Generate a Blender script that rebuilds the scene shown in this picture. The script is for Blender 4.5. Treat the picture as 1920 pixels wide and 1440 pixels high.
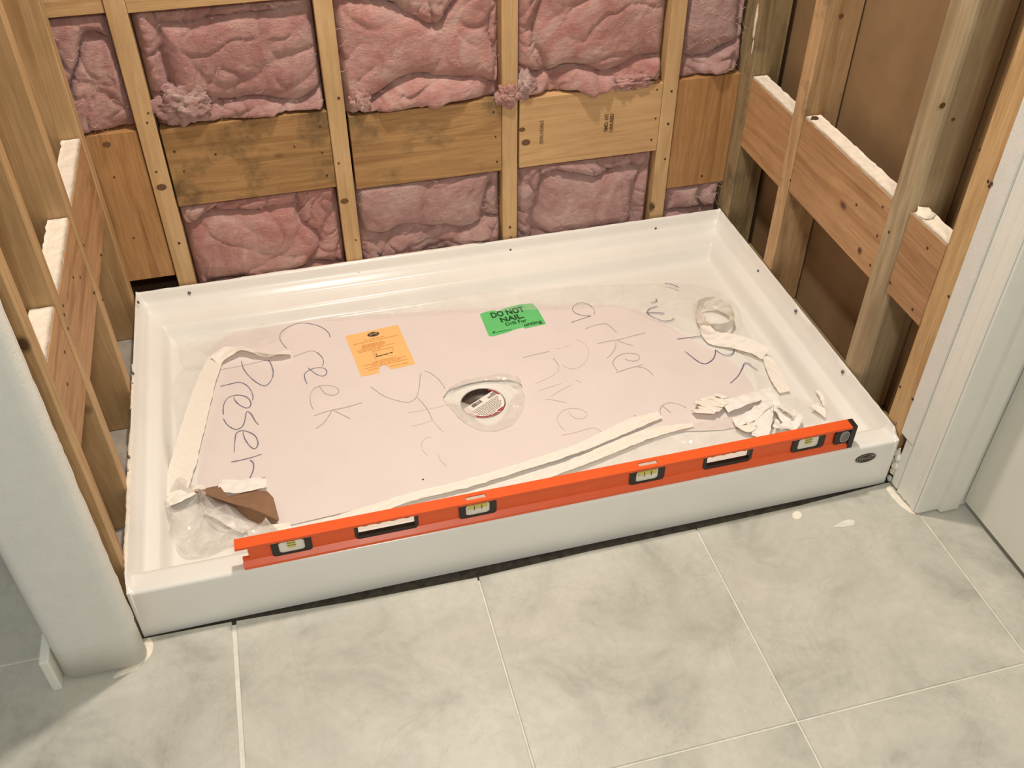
import bpy, bmesh, math, random
from mathutils import Vector, Matrix, noise, geometry
for o in list(bpy.data.objects):
    bpy.data.objects.remove(o)
S = bpy.context.scene
COL = S.collection
rnd = random.Random(7)

# ------------------------------------------------------------------ camera
FPX = 1846.43
CAM = Vector((0.3826, -1.1935, 1.5419))
ROT = (0.8509, -0.0017, -0.2582)
cd = bpy.data.cameras.new('camera')
cam = bpy.data.objects.new('camera', cd)
COL.objects.link(cam)
cam.location = CAM
cam.rotation_euler = ROT
cd.sensor_width = 36.0
cd.lens = FPX / 1920.0 * 36.0
cd.clip_start = 0.02
S.camera = cam

# ------------------------------------------------------------------ world, lamps, exposure
w = bpy.data.worlds.new('world')
S.world = w
w.use_nodes = True
w.node_tree.nodes['Background'].inputs[0].default_value = (1.0, 0.99, 0.95, 1)
w.node_tree.nodes['Background'].inputs[1].default_value = 0.205


def area_lamp(name, loc, size, power, color, rot=(0, 0, 0), shape='DISK'):
    l = bpy.data.lights.new(name, 'AREA')
    l.shape = shape
    l.size = size
    l.energy = power
    l.color = color
    ob = bpy.data.objects.new(name, l)
    COL.objects.link(ob)
    ob.location = loc
    ob.rotation_euler = rot
    return ob


area_lamp('shower_downlight', (0.74, 0.38, 2.42), 0.13, 25.5, (1.0, 0.89, 0.79))
area_lamp('bathroom_downlight', (0.55, -1.75, 2.42), 0.30, 20.5, (0.99, 0.99, 0.93))
S.view_settings.view_transform = 'Standard'
S.view_settings.look = 'None'
S.view_settings.gamma = 1.0
S.view_settings.use_curve_mapping = False
S.view_settings.exposure = 0.46

# ------------------------------------------------------------------ survey helpers: photo pixel -> point on a real plane
RM = Matrix.Rotation(ROT[2], 3, 'Z') @ Matrix.Rotation(ROT[1], 3, 'Y') @ Matrix.Rotation(ROT[0], 3, 'X')


def _ray(u, v):
    return RM @ Vector(((u - 960) / FPX, (720 - v) / FPX, -1.0))


def PX(u, v, x):
    d = _ray(u, v)
    return CAM + d * ((x - CAM.x) / d.x)


def PY(u, v, y):
    d = _ray(u, v)
    return CAM + d * ((y - CAM.y) / d.y)


def PZ(u, v, z):
    d = _ray(u, v)
    return CAM + d * ((z - CAM.z) / d.z)


# ------------------------------------------------------------------ object helpers
def mesh_obj(name, verts, faces, mat, parent=None, smooth=False, loc=None):
    me = bpy.data.meshes.new(name)
    me.from_pydata([tuple(v) for v in verts], [], faces)
    me.update()
    return link(name, me, mat, parent, smooth, loc)


def link(name, me, mat, parent=None, smooth=False, loc=None):
    if mat is not None:
        me.materials.append(mat)
    if smooth:
        me.polygons.foreach_set('use_smooth', [True] * len(me.polygons))
    ob = bpy.data.objects.new(name, me)
    COL.objects.link(ob)
    if loc is not None:
        ob.location = loc
    if parent is not None:
        ob.parent = parent
    return ob


def bm_obj(name, bm, mat, parent=None, smooth=False, loc=None):
    me = bpy.data.meshes.new(name)
    bm.normal_update()
    bm.to_mesh(me)
    bm.free()
    return link(name, me, mat, parent, smooth, loc)


def tag(o, label=None, cat=None, group=None, kind=None):
    if label:
        o['label'] = label
    if cat:
        o['category'] = cat
    if group:
        o['group'] = group
    if kind:
        o['kind'] = kind
    return o


def empty(name, loc=(0, 0, 0)):
    o = bpy.data.objects.new(name, None)
    COL.objects.link(o)
    o.location = loc
    return o


def add_box(bm, x0, x1, y0, y1, z0, z1, bevel=0.0, seg=1):
    r = bmesh.ops.create_cube(bm, size=1.0)
    for v in r['verts']:
        v.co = Vector(((x0 + x1) / 2 + v.co.x * (x1 - x0), (y0 + y1) / 2 + v.co.y * (y1 - y0), (z0 + z1) / 2 + v.co.z * (z1 - z0)))
    if bevel > 0:
        es = list({e for v in r['verts'] for e in v.link_edges})
        bmesh.ops.bevel(bm, geom=es, offset=bevel, segments=seg, affect='EDGES', profile=0.5)


def box_obj(name, x0, x1, y0, y1, z0, z1, mat, parent=None, bevel=0.0, seg=1, rough=0.0):
    """box whose mesh is centred on the object's own origin"""
    cx, cy, cz = (x0 + x1) / 2, (y0 + y1) / 2, (z0 + z1) / 2
    bm = bmesh.new()
    add_box(bm, x0 - cx, x1 - cx, y0 - cy, y1 - cy, z0 - cz, z1 - cz, bevel, seg)
    loc = Vector((cx, cy, cz))
    if parent is not None:
        loc = loc - parent.location
    return bm_obj(name, bm, mat, parent, False, loc)


def add_prism(bm, poly, z0, z1, M=None):
    """polygon (x,y) extruded z0..z1; M maps local -> final"""
    M = M or Matrix.Identity(4)
    b = [bm.verts.new(M @ Vector((x, y, z0))) for x, y in poly]
    t = [bm.verts.new(M @ Vector((x, y, z1))) for x, y in poly]
    n = len(poly)
    bm.faces.new(list(reversed(b)))
    bm.faces.new(t)
    for i in range(n):
        bm.faces.new((b[i], b[(i + 1) % n], t[(i + 1) % n], t[i]))


def prism_obj(name, poly, z0, z1, mat, parent=None, M=None, smooth=False, recalc=True):
    bm = bmesh.new()
    add_prism(bm, poly, z0, z1, M)
    if recalc:
        bmesh.ops.recalc_face_normals(bm, faces=bm.faces)
    return bm_obj(name, bm, mat, parent, smooth)


# axis maps for extrusions: polygon plane -> world
def M_yz():   # poly (y,z) extruded along x
    return Matrix(((0, 0, 1, 0), (1, 0, 0, 0), (0, 1, 0, 0), (0, 0, 0, 1)))


def M_xz():   # poly (x,z) extruded along y
    return Matrix(((1, 0, 0, 0), (0, 0, 1, 0), (0, 1, 0, 0), (0, 0, 0, 1)))


def catmull(pts, n=8):
    P = [Vector(p) for p in pts]
    if len(P) < 3:
        return P
    out = []
    Q = [P[0] * 2 - P[1]] + P + [P[-1] * 2 - P[-2]]
    for i in range(1, len(Q) - 2):
        p0, p1, p2, p3 = Q[i - 1], Q[i], Q[i + 1], Q[i + 2]
        for k in range(n):
            t = k / n
            out.append(0.5 * ((2 * p1) + (p2 - p0) * t + (2 * p0 - 5 * p1 + 4 * p2 - p3) * t * t + (3 * p1 - p0 - 3 * p2 + p3) * t ** 3))
    out.append(P[-1])
    return out


def fbm(p, oct=4):
    return noise.fractal(p, 0.9, 2.1, oct)


# ------------------------------------------------------------------ materials
def srgb(r, g, b):
    f = lambda c: (c / 12.92 if c <= 0.04045 else ((c + 0.055) / 1.055) ** 2.4)
    return (f(r / 255), f(g / 255), f(b / 255), 1)


class NT:
    def __init__(self, name):
        self.m = bpy.data.materials.new(name)
        self.m.use_nodes = True
        self.t = self.m.node_tree
        self.b = self.t.nodes['Principled BSDF']

    def n(self, typ, **kw):
        nd = self.t.nodes.new(typ)
        for k, v in kw.items():
            if k.startswith('i_'):
                nd.inputs[k[2:].replace('_', ' ')].default_value = v
            else:
                setattr(nd, k, v)
        return nd

    def l(self, a, b):
        self.t.links.new(a, b)

    def ramp(self, src, stops):
        r = self.n('ShaderNodeValToRGB')
        e = r.color_ramp.elements
        e[0].position, e[0].color = stops[0]
        e[1].position, e[1].color = stops[-1]
        for p, c in stops[1:-1]:
            q = e.new(p)
            q.color = c
        self.l(src, r.inputs[0])
        return r.outputs[0]

    def mix(self, fac, a, b, mode='MIX'):
        m = self.n('ShaderNodeMix', data_type='RGBA', blend_type=mode)
        for sock, v in ((m.inputs[0], fac), (m.inputs[6], a), (m.inputs[7], b)):
            if isinstance(v, bpy.types.NodeSocket):
                self.l(v, sock)
            else:
                sock.default_value = v
        return m.outputs[2]

    def coords(self, scale=(1, 1, 1), random_shift=False, kind='Object'):
        tc = self.n('ShaderNodeTexCoord')
        mp = self.n('ShaderNodeMapping')
        mp.inputs['Scale'].default_value = scale
        src = tc.outputs[kind]
        if random_shift:
            oi = self.n('ShaderNodeObjectInfo')
            mul = self.n('ShaderNodeMath', operation='MULTIPLY')
            mul.inputs[1].default_value = 37.0
            self.l(oi.outputs['Random'], mul.inputs[0])
            ad = self.n('ShaderNodeVectorMath', operation='ADD')
            self.l(src, ad.inputs[0])
            self.l(mul.outputs[0], ad.inputs[1])
            src = ad.outputs[0]
        self.l(src, mp.inputs['Vector'])
        return mp.outputs[0]

    def noise(self, vec, scale, detail=4, rough=0.55, dist=0.0):
        nz = self.n('ShaderNodeTexNoise')
        nz.inputs['Scale'].default_value = scale
        nz.inputs['Detail'].default_value = detail
        nz.inputs['Roughness'].default_value = rough
        nz.inputs['Distortion'].default_value = dist
        self.l(vec, nz.inputs['Vector'])
        return nz.outputs['Fac']

    def bump(self, h, strength=0.2, dist=0.002):
        b = self.n('ShaderNodeBump')
        b.inputs['Strength'].default_value = strength
        b.inputs['Distance'].default_value = dist
        self.l(h, b.inputs['Height'])
        self.l(b.outputs[0], self.b.inputs['Normal'])

    def done(self, color=None, rough=0.5, **kw):
        if color is not None:
            if isinstance(color, bpy.types.NodeSocket):
                self.l(color, self.b.inputs['Base Color'])
            else:
                self.b.inputs['Base Color'].default_value = color
        self.b.inputs['Roughness'].default_value = rough
        for k, v in kw.items():
            self.b.inputs[k.replace('_', ' ')].default_value = v
        return self.m


def simple(name, col, rough=0.5, var=0.0, vscale=20, bump=0.0, bscale=80, **kw):
    t = NT(name)
    c = col
    v = t.coords()
    if var > 0:
        f = t.noise(v, vscale, 5)
        d = tuple(x * (1 - var) for x in col[:3]) + (1,)
        l = tuple(min(1, x * (1 + var * 0.5)) for x in col[:3]) + (1,)
        c = t.ramp(f, [(0.3, d), (0.7, l)])
    if bump > 0:
        t.bump(t.noise(v, bscale, 4), bump)
    return t.done(c, rough, **kw)


def wood(name, axis, light, dark, rings=7.0, knots=True, stain=None, contrast=1.0, stain_lo=0.52):
    t = NT(name)
    k = {'x': (0.55, 9, 9), 'y': (9, 0.55, 9), 'z': (9, 9, 0.55)}[axis]
    v = t.coords(k, True)
    g = t.noise(v, rings * 0.45, 5, 0.6, 0.9)
    fine = t.noise(v, rings * 3.2, 6, 0.7, 0.3)
    mid = tuple((a * 0.55 + b * 0.45) for a, b in zip(light, dark))
    c = t.ramp(g, [(0.30, dark), (0.44, mid), (0.52, light), (0.60, mid), (0.72, light)])
    fl = t.ramp(fine, [(0.3, (0.72, 0.68, 0.6, 1)), (0.62, (1, 1, 1, 1))])
    c = t.mix(0.7 * contrast, c, fl, 'MULTIPLY')
    vb = t.coords((1, 1, 1), True)
    blot = t.noise(vb, 5.0, 3)
    c = t.mix(0.55, c, t.ramp(blot, [(0.35, (0.74, 0.70, 0.64, 1)), (0.65, (1, 1, 1, 1))]), 'MULTIPLY')
    if stain:
        sf = t.ramp(t.noise(t.coords((1, 1, 1), True), 7.0, 6, 0.65), [(stain_lo, (0, 0, 0, 1)), (stain_lo + 0.16, (0.85, 0.85, 0.85, 1))])
        c = t.mix(sf, c, stain)
    if knots:
        kk = {'x': (0.6, 1, 1), 'y': (1, 0.6, 1), 'z': (1, 1, 0.6)}[axis]
        vo = t.n('ShaderNodeTexVoronoi')
        vo.inputs['Scale'].default_value = 8.5
        t.l(t.coords(kk, True), vo.inputs['Vector'])
        kf = t.ramp(vo.outputs['Distance'], [(0.045, (1, 1, 1, 1)), (0.10, (0, 0, 0, 1))])
        c = t.mix(kf, c, (0.10, 0.045, 0.018, 1))
    t.bump(fine, 0.25, 0.0008)
    return t.done(c, 0.68)


PINE_L, PINE_D = srgb(214, 178, 128), srgb(176, 134, 84)
RED_L, RED_D = srgb(198, 156, 112), srgb(160, 116, 74)
OLD_L, OLD_D = srgb(168, 148, 112), srgb(128, 108, 74)
WOOD = {}
for ax in 'xyz':
    WOOD['pine', ax] = wood('pine_' + ax, ax, PINE_L, PINE_D)
    WOOD['red', ax] = wood('red_pine_' + ax, ax, RED_L, RED_D)
    WOOD['old', ax] = wood('old_pine_' + ax, ax, OLD_L, OLD_D, stain=(0.10, 0.08, 0.05, 1), knots=False)
WOOD['stained', 'x'] = wood('stained_pine_x', 'x', srgb(192, 152, 100), srgb(152, 112, 66), stain=(0.13, 0.09, 0.04, 1))
WOOD['mould', 'x'] = wood('mould_stained_pine_x', 'x', srgb(186, 146, 94), srgb(146, 108, 62), stain=(0.07, 0.05, 0.02, 1), stain_lo=0.47)
WOOD['bstud', 'z'] = wood('pinkish_mouldy_pine_z', 'z', srgb(212, 176, 132), srgb(176, 140, 98), stain=(0.12, 0.09, 0.06, 1), stain_lo=0.55, knots=False)
WOOD['pale', 'x'] = wood('pale_pine_x', 'x', srgb(216, 178, 128), srgb(188, 146, 98), contrast=0.6, knots=False)
WOOD['brown', 'z'] = wood('brown_pine_z', 'z', srgb(196, 150, 98), srgb(162, 116, 68), rings=10)
WOOD['stud', 'z'] = wood('stud_pine_z', 'z', srgb(216, 182, 134), srgb(194, 156, 106), contrast=0.7)
WOOD['left', 'z'] = wood('left_stud_pine_z', 'z', srgb(202, 168, 122), srgb(172, 134, 88), contrast=0.7)


def mat_insulation(name, ca, cb, cc):
    t = NT(name)
    v = t.coords((1, 1, 1), True)
    big = t.noise(v, 7, 9, 0.66, 2.2)
    vs = t.coords((0.6, 1, 1.6), True)
    fib = t.noise(vs, 90, 6, 0.7, 1.2)
    c = t.ramp(big, [(0.32, cb), (0.5, ca), (0.66, cc)])
    c = t.mix(0.5, c, t.ramp(fib, [(0.3, (0.72, 0.62, 0.60, 1)), (0.65, (1, 1, 1, 1))]), 'MULTIPLY')
    # white fleecy highlights of torn glass wool
    wf = t.ramp(t.noise(v, 26, 6, 0.7, 1.5), [(0.60, (0, 0, 0, 1)), (0.72, (1, 1, 1, 1))])
    ws = t.n('ShaderNodeMath', operation='MULTIPLY')
    ws.inputs[1].default_value = 0.45
    t.l(wf, ws.inputs[0])
    c = t.mix(ws.outputs[0], c, srgb(238, 208, 192))
    fb2 = t.noise(t.coords((0.8, 1, 1.3), True), 30, 9, 0.72, 3.0)
    mx = t.n('ShaderNodeMath', operation='ADD')
    t.l(fib, mx.inputs[0])
    t.l(fb2, mx.inputs[1])
    t.bump(mx.outputs[0], 0.9, 0.009)
    t.b.inputs['Subsurface Weight'].default_value = 0.35
    t.b.inputs['Subsurface Radius'].default_value = (0.012, 0.006, 0.005)
    m = t.done(c, 0.95)
    t.b.inputs['Sheen Weight'].default_value = 0.35
    t.b.inputs['Sheen Roughness'].default_value = 0.5
    return m


M_INS = [mat_insulation('glass_wool_a', srgb(208, 158, 150), srgb(186, 124, 120), srgb(222, 184, 174)),
         mat_insulation('glass_wool_b', srgb(216, 160, 150), srgb(198, 128, 120), srgb(228, 190, 178)),
         mat_insulation('glass_wool_c', srgb(208, 164, 158), srgb(188, 136, 130), srgb(222, 190, 182))]


def mat_tile():
    t = NT('grey_tile')
    v = t.coords((1, 1, 1), True)
    a = t.noise(v, 5.5, 8, 0.62, 0.6)
    b = t.noise(v, 60, 6, 0.75)
    c = t.ramp(a, [(0.30, srgb(164, 163, 152)), (0.46, srgb(190, 188, 177)), (0.70, srgb(206, 203, 192))])
    c = t.mix(0.35, c, t.ramp(b, [(0.3, (0.72, 0.72, 0.70, 1)), (0.6, (1, 1, 1, 1))]), 'MULTIPLY')
    ve = t.noise(v, 3.2, 7, 0.6, 2.2)
    vein = t.ramp(ve, [(0.485, (1, 1, 1, 1)), (0.5, (0.90, 0.90, 0.88, 1)), (0.515, (1, 1, 1, 1))])
    c = t.mix(0.7, c, vein, 'MULTIPLY')
    t.bump(b, 0.06, 0.001)
    return t.done(c, 0.42)


M_TILE = mat_tile()
M_GROUT = simple('grout', srgb(226, 223, 212), 0.9, 0.12, 40)
M_SLAB = simple('dark_mortar_bed', srgb(84, 76, 66), 0.95, 0.5, 60, 0.4)
M_DRYWALL = simple('painted_orange_peel_wall', srgb(225, 224, 217), 0.6, 0.04, 30, 0.35, 170)
M_PAPER_BACK = simple('drywall_back_paper', srgb(140, 112, 78), 0.9, 0.12, 14, 0.1, 200)
M_SHEATH = simple('sheathing', srgb(90, 66, 44), 0.9, 0.3, 12)
M_TRIM = simple('white_trim_paint', srgb(232, 231, 222), 0.35, 0.03, 20)
M_DOOR = simple('door_paint', srgb(224, 223, 212), 0.4, 0.03, 10)
M_PLASTER = simple('plaster', srgb(240, 230, 212), 0.85, 0.12, 60, 0.5, 150)
M_PAN = simple('white_acrylic', srgb(240, 238, 231), 0.22, 0.03, 8, 0.03, 60)
M_SHEET = simple('white_card_sheet', srgb(233, 223, 218), 0.6, 0.03, 9)
M_TAPE = simple('cream_paper_tape', srgb(246, 240, 228), 0.6, 0.03, 50, 0.25, 120)
M_TISSUE = simple('white_paper', srgb(246, 242, 236), 0.7, 0.04, 30, 0.2, 90)
M_CARD = simple('brown_cardboard', srgb(146, 112, 84), 0.85, 0.15, 25, 0.2, 200)
M_INK = simple('ballpoint_ink', srgb(132, 126, 144), 0.6)
M_INK_L = simple('faint_pencil_ink', srgb(214, 200, 194), 0.7)
M_INK_M = simple('mid_ink', srgb(186, 172, 172), 0.7)
M_INK_B = simple('blue_ink', srgb(92, 92, 130), 0.6)
M_ORANGE_ST = simple('orange_label_paper', srgb(250, 200, 128), 0.6, 0.04, 20)
M_ORANGE_TX = simple('orange_label_print', srgb(226, 146, 74), 0.6)
M_GREEN_ST = simple('green_label_paper', srgb(104, 206, 122), 0.5, 0.05, 30)
M_GREEN_TX = simple('green_label_print', srgb(22, 74, 34), 0.6)
M_BLACK = simple('black_plastic', srgb(40, 34, 30), 0.45, 0.2, 30)
M_DARKMETAL = simple('dark_metal_badge', srgb(58, 56, 50), 0.35, 0.1, 60, Metallic=0.4)
M_SILVER = simple('silver_print', srgb(176, 172, 166), 0.4)
M_STEEL = simple('screw_steel', srgb(120, 118, 118), 0.4, Metallic=0.7)
M_NAIL = simple('nail_hole_dark', srgb(74, 48, 28), 0.8)
M_KNOT = simple('wood_knot', srgb(112, 80, 50), 0.7, 0.3, 120)
M_ORANGE = simple('orange_enamel', srgb(238, 96, 40), 0.36, 0.04, 40)
M_VIAL_BODY = simple('clear_acrylic_block', srgb(240, 234, 220), 0.2, 0.08, 60)
M_VIAL = simple('yellow_vial_fluid', srgb(214, 206, 110), 0.15)
M_LENS = simple('grey_lens', srgb(120, 120, 116), 0.2, 0.2, 80)
M_DRAIN = simple('dark_drain', srgb(92, 76, 68), 0.4, 0.35, 50)
M_RED = simple('red_print', srgb(176, 70, 76), 0.5)
M_LABEL = simple('white_label', srgb(248, 240, 232), 0.5)
M_LABEL_TX = simple('label_print', srgb(120, 112, 108), 0.6)
M_LABEL_BK = simple('label_print_black', srgb(52, 48, 46), 0.6)
M_STAMP = simple('lumber_stamp_ink', srgb(104, 80, 48), 0.8)
M_CEIL = simple('ceiling_paint', srgb(236, 234, 226), 0.8)


def mat_film(alpha=0.32, bump=0.12):
    t = NT('clear_plastic_film_%02d' % int(alpha * 100))
    v = t.coords()
    f = t.noise(v, 16, 4, 0.55, 1.2)
    t.bump(t.noise(v, 18, 4, 0.55, 1.5), bump, 0.01)
    al = t.n('ShaderNodeMapRange')
    al.inputs['To Min'].default_value = alpha * 0.35
    al.inputs['To Max'].default_value = alpha * 1.7
    al.inputs['From Min'].default_value = 0.32
    al.inputs['From Max'].default_value = 0.70
    t.l(f, al.inputs['Value'])
    t.l(al.outputs[0], t.b.inputs['Alpha'])
    return t.done(srgb(240, 235, 228), 0.14)


M_FILM = mat_film(0.17)
M_FILM2 = mat_film(0.42, 0.3)

W, D = 1.524, 0.908
YB = 0.914           # face of the rear studs
XR = 1.527           # face of the right studs
XL = -0.004          # face of the left studs
H = 2.44

# ================================================================== STRUCTURE
# ---- floor: dark mortar bed slab, grout, tiles one by one
floor = box_obj('floor', -1.6, 2.4, -2.6, 1.2, -0.06, -0.014, M_SLAB)
tag(floor, 'grey stone-look tile floor around the shower base', 'floor', kind='structure')
GX = [0.162 + 0.4615 * k for k in range(-3, 5)]
GX[4], GX[5], GX[6] = 0.625, 1.083, 1.545
GY = [-0.463 + 0.4615 * k for k in range(-4, 4)]


def front_edge(x):
    pts = [(-0.3, 0.004), (0.0, -0.004), (0.163, -0.010), (0.40, -0.022), (0.628, -0.026), (0.85, -0.020), (1.08, -0.020), (1.30, -0.017), (1.447, -0.012), (1.54, -0.004), (1.66, 0.002)]
    for (a, ya), (b, yb) in zip(pts, pts[1:]):
        if a <= x <= b:
            return ya + (yb - ya) * (x - a) / (b - a)
    return 0.0


def inset_poly(poly, d):
    out = []
    n = len(poly)
    for i in range(n):
        p0, p1, p2 = Vector(poly[i - 1]), Vector(poly[i]), Vector(poly[(i + 1) % n])
        e1, e2 = (p1 - p0).normalized(), (p2 - p1).normalized()
        n1, n2 = Vector((-e1.y, e1.x)), Vector((-e2.y, e2.x))
        b = (n1 + n2)
        b = b / max(0.3, b.length_squared) * 2
        out.append(p1 + b * d)
    return out


def tile_obj(poly, parent):
    cx = sum(p[0] for p in poly) / len(poly)
    cy = sum(p[1] for p in poly) / len(poly)
    pl = [(p[0] - cx, p[1] - cy) for p in poly]
    ins = inset_poly(pl, 0.0012)
    n = len(pl)
    vs = [(x, y, -0.0095) for x, y in pl] + [(x, y, -0.0012) for x, y in pl] + [(p.x, p.y, 0.0) for p in ins]
    fs = [tuple(range(2 * n, 3 * n))]
    for k in (0, 1):
        for i in range(n):
            j = (i + 1) % n
            fs.append((k * n + i, k * n + j, (k + 1) * n + j, (k + 1) * n + i))
    return mesh_obj('tile', vs, fs, M_TILE, parent, loc=Vector((cx, cy, 0)) - parent.location)


def grout_bed(poly):
    o = prism_obj('grout', poly, -0.0135, -0.0022, M_GROUT, floor)
    o.location = -floor.location
    return o


for i in range(len(GX) - 1):
    for j in range(len(GY) - 1):
        x0, x1, y0, y1 = GX[i], GX[i + 1], GY[j], GY[j + 1]
        g = 0.0016
        gl = 0.0042 if abs(x0 - 0.162) < 0.01 else g
        gr = 0.0042 if abs(x1 - 0.162) < 0.01 else g
        a, b, c, d = x0 + gl, x1 - gr, y0 + g, y1 - g
        if y0 < -0.02 and y1 > -0.03 and y1 < 0.03:     # row that stops at the shower base
            if b < -0.14:
                poly = [(a, c), (b, c), (b, d), (a, d)]
            elif a < -0.14:
                poly = [(a, c), (b, c), (b, front_edge(b)), (-0.125, -0.003), (a, d)]
            else:
                mid = (a + b) / 2
                poly = [(a, c), (b, c), (b, front_edge(b)), (mid, front_edge(mid)), (a, front_edge(a))]
                if x0 > 1.5:
                    poly = [(a, c), (b, c), (b, -0.05), (1.60, -0.05), (a + 0.01, -0.004), (a, -0.004)]
        elif y0 > -0.03:
            if x0 > -0.4:
                continue
            b = min(b, -0.16)
            poly = [(a, c), (b, c), (b, d), (a, d)]
        else:
            poly = [(a, c), (b, c), (b, d), (a, d)]
        tile_obj(poly, floor)
# the tiles left of the wall end reach past it
tile_obj([(-0.2978, 0.0005), (-0.136, 0.0005), (-0.136, 0.4569), (-0.2978, 0.4569)], floor)
grout_bed([(-1.55, -2.5), (2.3, -2.5), (2.3, -0.06), (1.56, -0.06), (1.50, -0.012), (0.628, -0.034), (0.0, -0.012), (-0.11, -0.02), (-0.13, 1.1), (-1.55, 1.1)])

# white plaster drips on the tiles
def blob_poly(pxs, z):
    return [PZ(u, v, z) for u, v in pxs]


def smear(name, pxs, mat, parent, z=0.0004, h=0.0012, seed=0, res=0.004):
    P = catmull([p.to_3d() for p in blob_poly(pxs + pxs[:1], z)], 5)[:-1]
    c = sum(P, Vector()) / len(P)
    vs = [p for p in P] + [c + (p - c) * 0.8 + Vector((0, 0, h * (0.7 + 0.6 * noise.noise(p * 60)))) for p in P] + [c + Vector((0, 0, h))]
    n = len(P)
    fs = []
    for i in range(n):
        j = (i + 1) % n
        fs += [(i, j, n + j, n + i), (n + i, n + j, 2 * n)]
    return mesh_obj(name, [v - parent.location for v in vs], fs, mat, parent, True)


smear('plaster_splat', [(1486, 962), (1494, 958), (1502, 962), (1502, 970), (1494, 974), (1486, 970)], M_PLASTER, floor)
smear('plaster_splat', [(1562, 988), (1578, 978), (1594, 974), (1602, 977), (1600, 984), (1582, 988)], M_GROUT, floor, h=0.0004)
smear('plaster_smear', [(266, 1204), (280, 1196), (287, 1208), (284, 1226), (270, 1242), (250, 1258), (226, 1268), (212, 1272), (218, 1262), (244, 1250), (262, 1236), (268, 1218)], M_PLASTER, floor, h=0.004)
smear('plaster_smear', [(1668, 908), (1680, 924), (1700, 946), (1716, 962), (1708, 962), (1690, 950), (1672, 932), (1662, 916)], M_PLASTER, floor, h=0.002)

# ---- rear wall: sheathing with studs and blocking between them
wall_back = box_obj('wall_back', -0.35, 1.9, YB + 0.10, YB + 0.12, -0.01, H, M_SHEATH)
tag(wall_back, 'open rear stud wall with blocking boards and insulation', 'wall', kind='structure')


def part_box(name, parent, *a, **k):
    return box_obj(name, *a, parent=parent, **k)


def nail(parent, p, axis, r=0.0028, mat=None, name='nail_head', depth=0.0012):
    """flat little disc on a face; axis = outward normal"""
    n = 8
    ax = Vector(axis)
    up = Vector((0, 0, 1)) if abs(ax.z) < 0.9 else Vector((1, 0, 0))
    s = ax.cross(up).normalized()
    t = ax.cross(s).normalized()
    vs = []
    for h, rr in ((-0.001, r), (depth * 0.6, r), (depth, r * 0.7)):
        for k in range(n):
            a = 2 * math.pi * k / n
            vs.append(ax * h + (s * math.cos(a) + t * math.sin(a)) * rr)
    fs = [tuple(range(2 * n, 3 * n))]
    for q in (0, 1):
        for k in range(n):
            fs.append((q * n + k, q * n + (k + 1) % n, (q + 1) * n + (k + 1) % n, (q + 1) * n + k))
    ob = mesh_obj(name, vs, fs, mat or M_NAIL, None)
    ob.location = Vector(p)
    if parent is not None:
        ob.parent = parent
        base = Vector(parent.location)
        if parent.parent is not None:
            base = base + parent.parent.location
        ob.location = Vector(p) - base
    return ob


SD = 0.089
rear_studs = []
for x0, x1 in ((0.101, 0.142), (0.511, 0.551), (0.917, 0.955), (1.323, 1.361)):
    s = part_box('stud', wall_back, x0, x1, YB, YB + SD, 0.036, H - 0.01, WOOD['stud', 'z'], bevel=0.0015)
    rear_studs.append(s)
corner_stud = part_box('stud', wall_back, 1.5275, 1.562, YB - 0.004, YB + SD, 0.036, H - 0.01, WOOD['old', 'z'], bevel=0.0015)
part_box('stud', wall_back, -0.10, -0.066, YB, YB + SD, 0.036, H - 0.01, WOOD['stud', 'z'], bevel=0.0015)
part_box('bottom_plate', wall_back, -0.10, 1.62, YB + 0.001, YB + SD, -0.0135, 0.034, WOOD['old', 'x'], bevel=0.0015)

bl1 = part_box('blocking_board', wall_back, -0.020, 0.0985, YB + 0.006, YB + 0.044, 0.164, 0.544, WOOD['brown', 'z'], bevel=0.001)
bl2 = part_box('blocking_board', wall_back, 0.1465, 0.510, YB + 0.003, YB + 0.041, 0.348, 0.541, WOOD['mould', 'x'], bevel=0.001)
bl3 = part_box('blocking_board', wall_back, 0.5565, 0.916, YB + 0.003, YB + 0.041, 0.334, 0.521, WOOD['stained', 'x'], bevel=0.001)
bl4 = part_box('blocking_board', wall_back, 0.9600, 1.322, YB + 0.001, YB + 0.039, 0.336, 0.516, WOOD['pale', 'x'], bevel=0.001)
bl5 = part_box('blocking_board', wall_back, 1.3640, 1.527, YB + 0.006, YB + 0.044, 0.216, 0.516, WOOD['brown', 'z'], bevel=0.001)
fb1 = part_box('fire_block', wall_back, -0.06, 0.100, YB + 0.004, YB + SD, 0.800, 0.838, WOOD['pine', 'x'], bevel=0.001)
fb2 = part_box('fire_block', wall_back, 0.1425, 0.510, YB + 0.002, YB + SD, 0.796, 0.834, WOOD['pine', 'x'], bevel=0.001)

for par, pts in ((bl2, [(600, 237), (604, 286), (613, 329), (552, 275), (327, 284), (404, 289), (345, 321)]), (bl3, [(925, 210), (929, 256), (932, 303)]),
                 (bl4, [(1232, 168), (1229, 222), (1221, 262)]), (bl5, [(1316, 330)]), (bl1, [(214, 332), (251, 446)]),
                 (rear_studs[3], [(1259, 171), (1253, 232), (1247, 298), (1226, 388)]), (rear_studs[2], [(956, 426), (958, 444)]),
                 (rear_studs[1], [(635, 184), (635, 306), (667, 450)]), (rear_studs[0], [(278, 212), (293, 322), (336, 456), (276, 230)])):
    for u, v in pts:
        pl = PY(u, v, YB + (0.001 if par in (bl4,) else 0.003 if par in (bl2, bl3) else 0.006 if par in (bl1, bl5) else 0.0))
        nail(par, pl, (0, -1, 0), rnd.uniform(0.0022, 0.0036))
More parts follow.
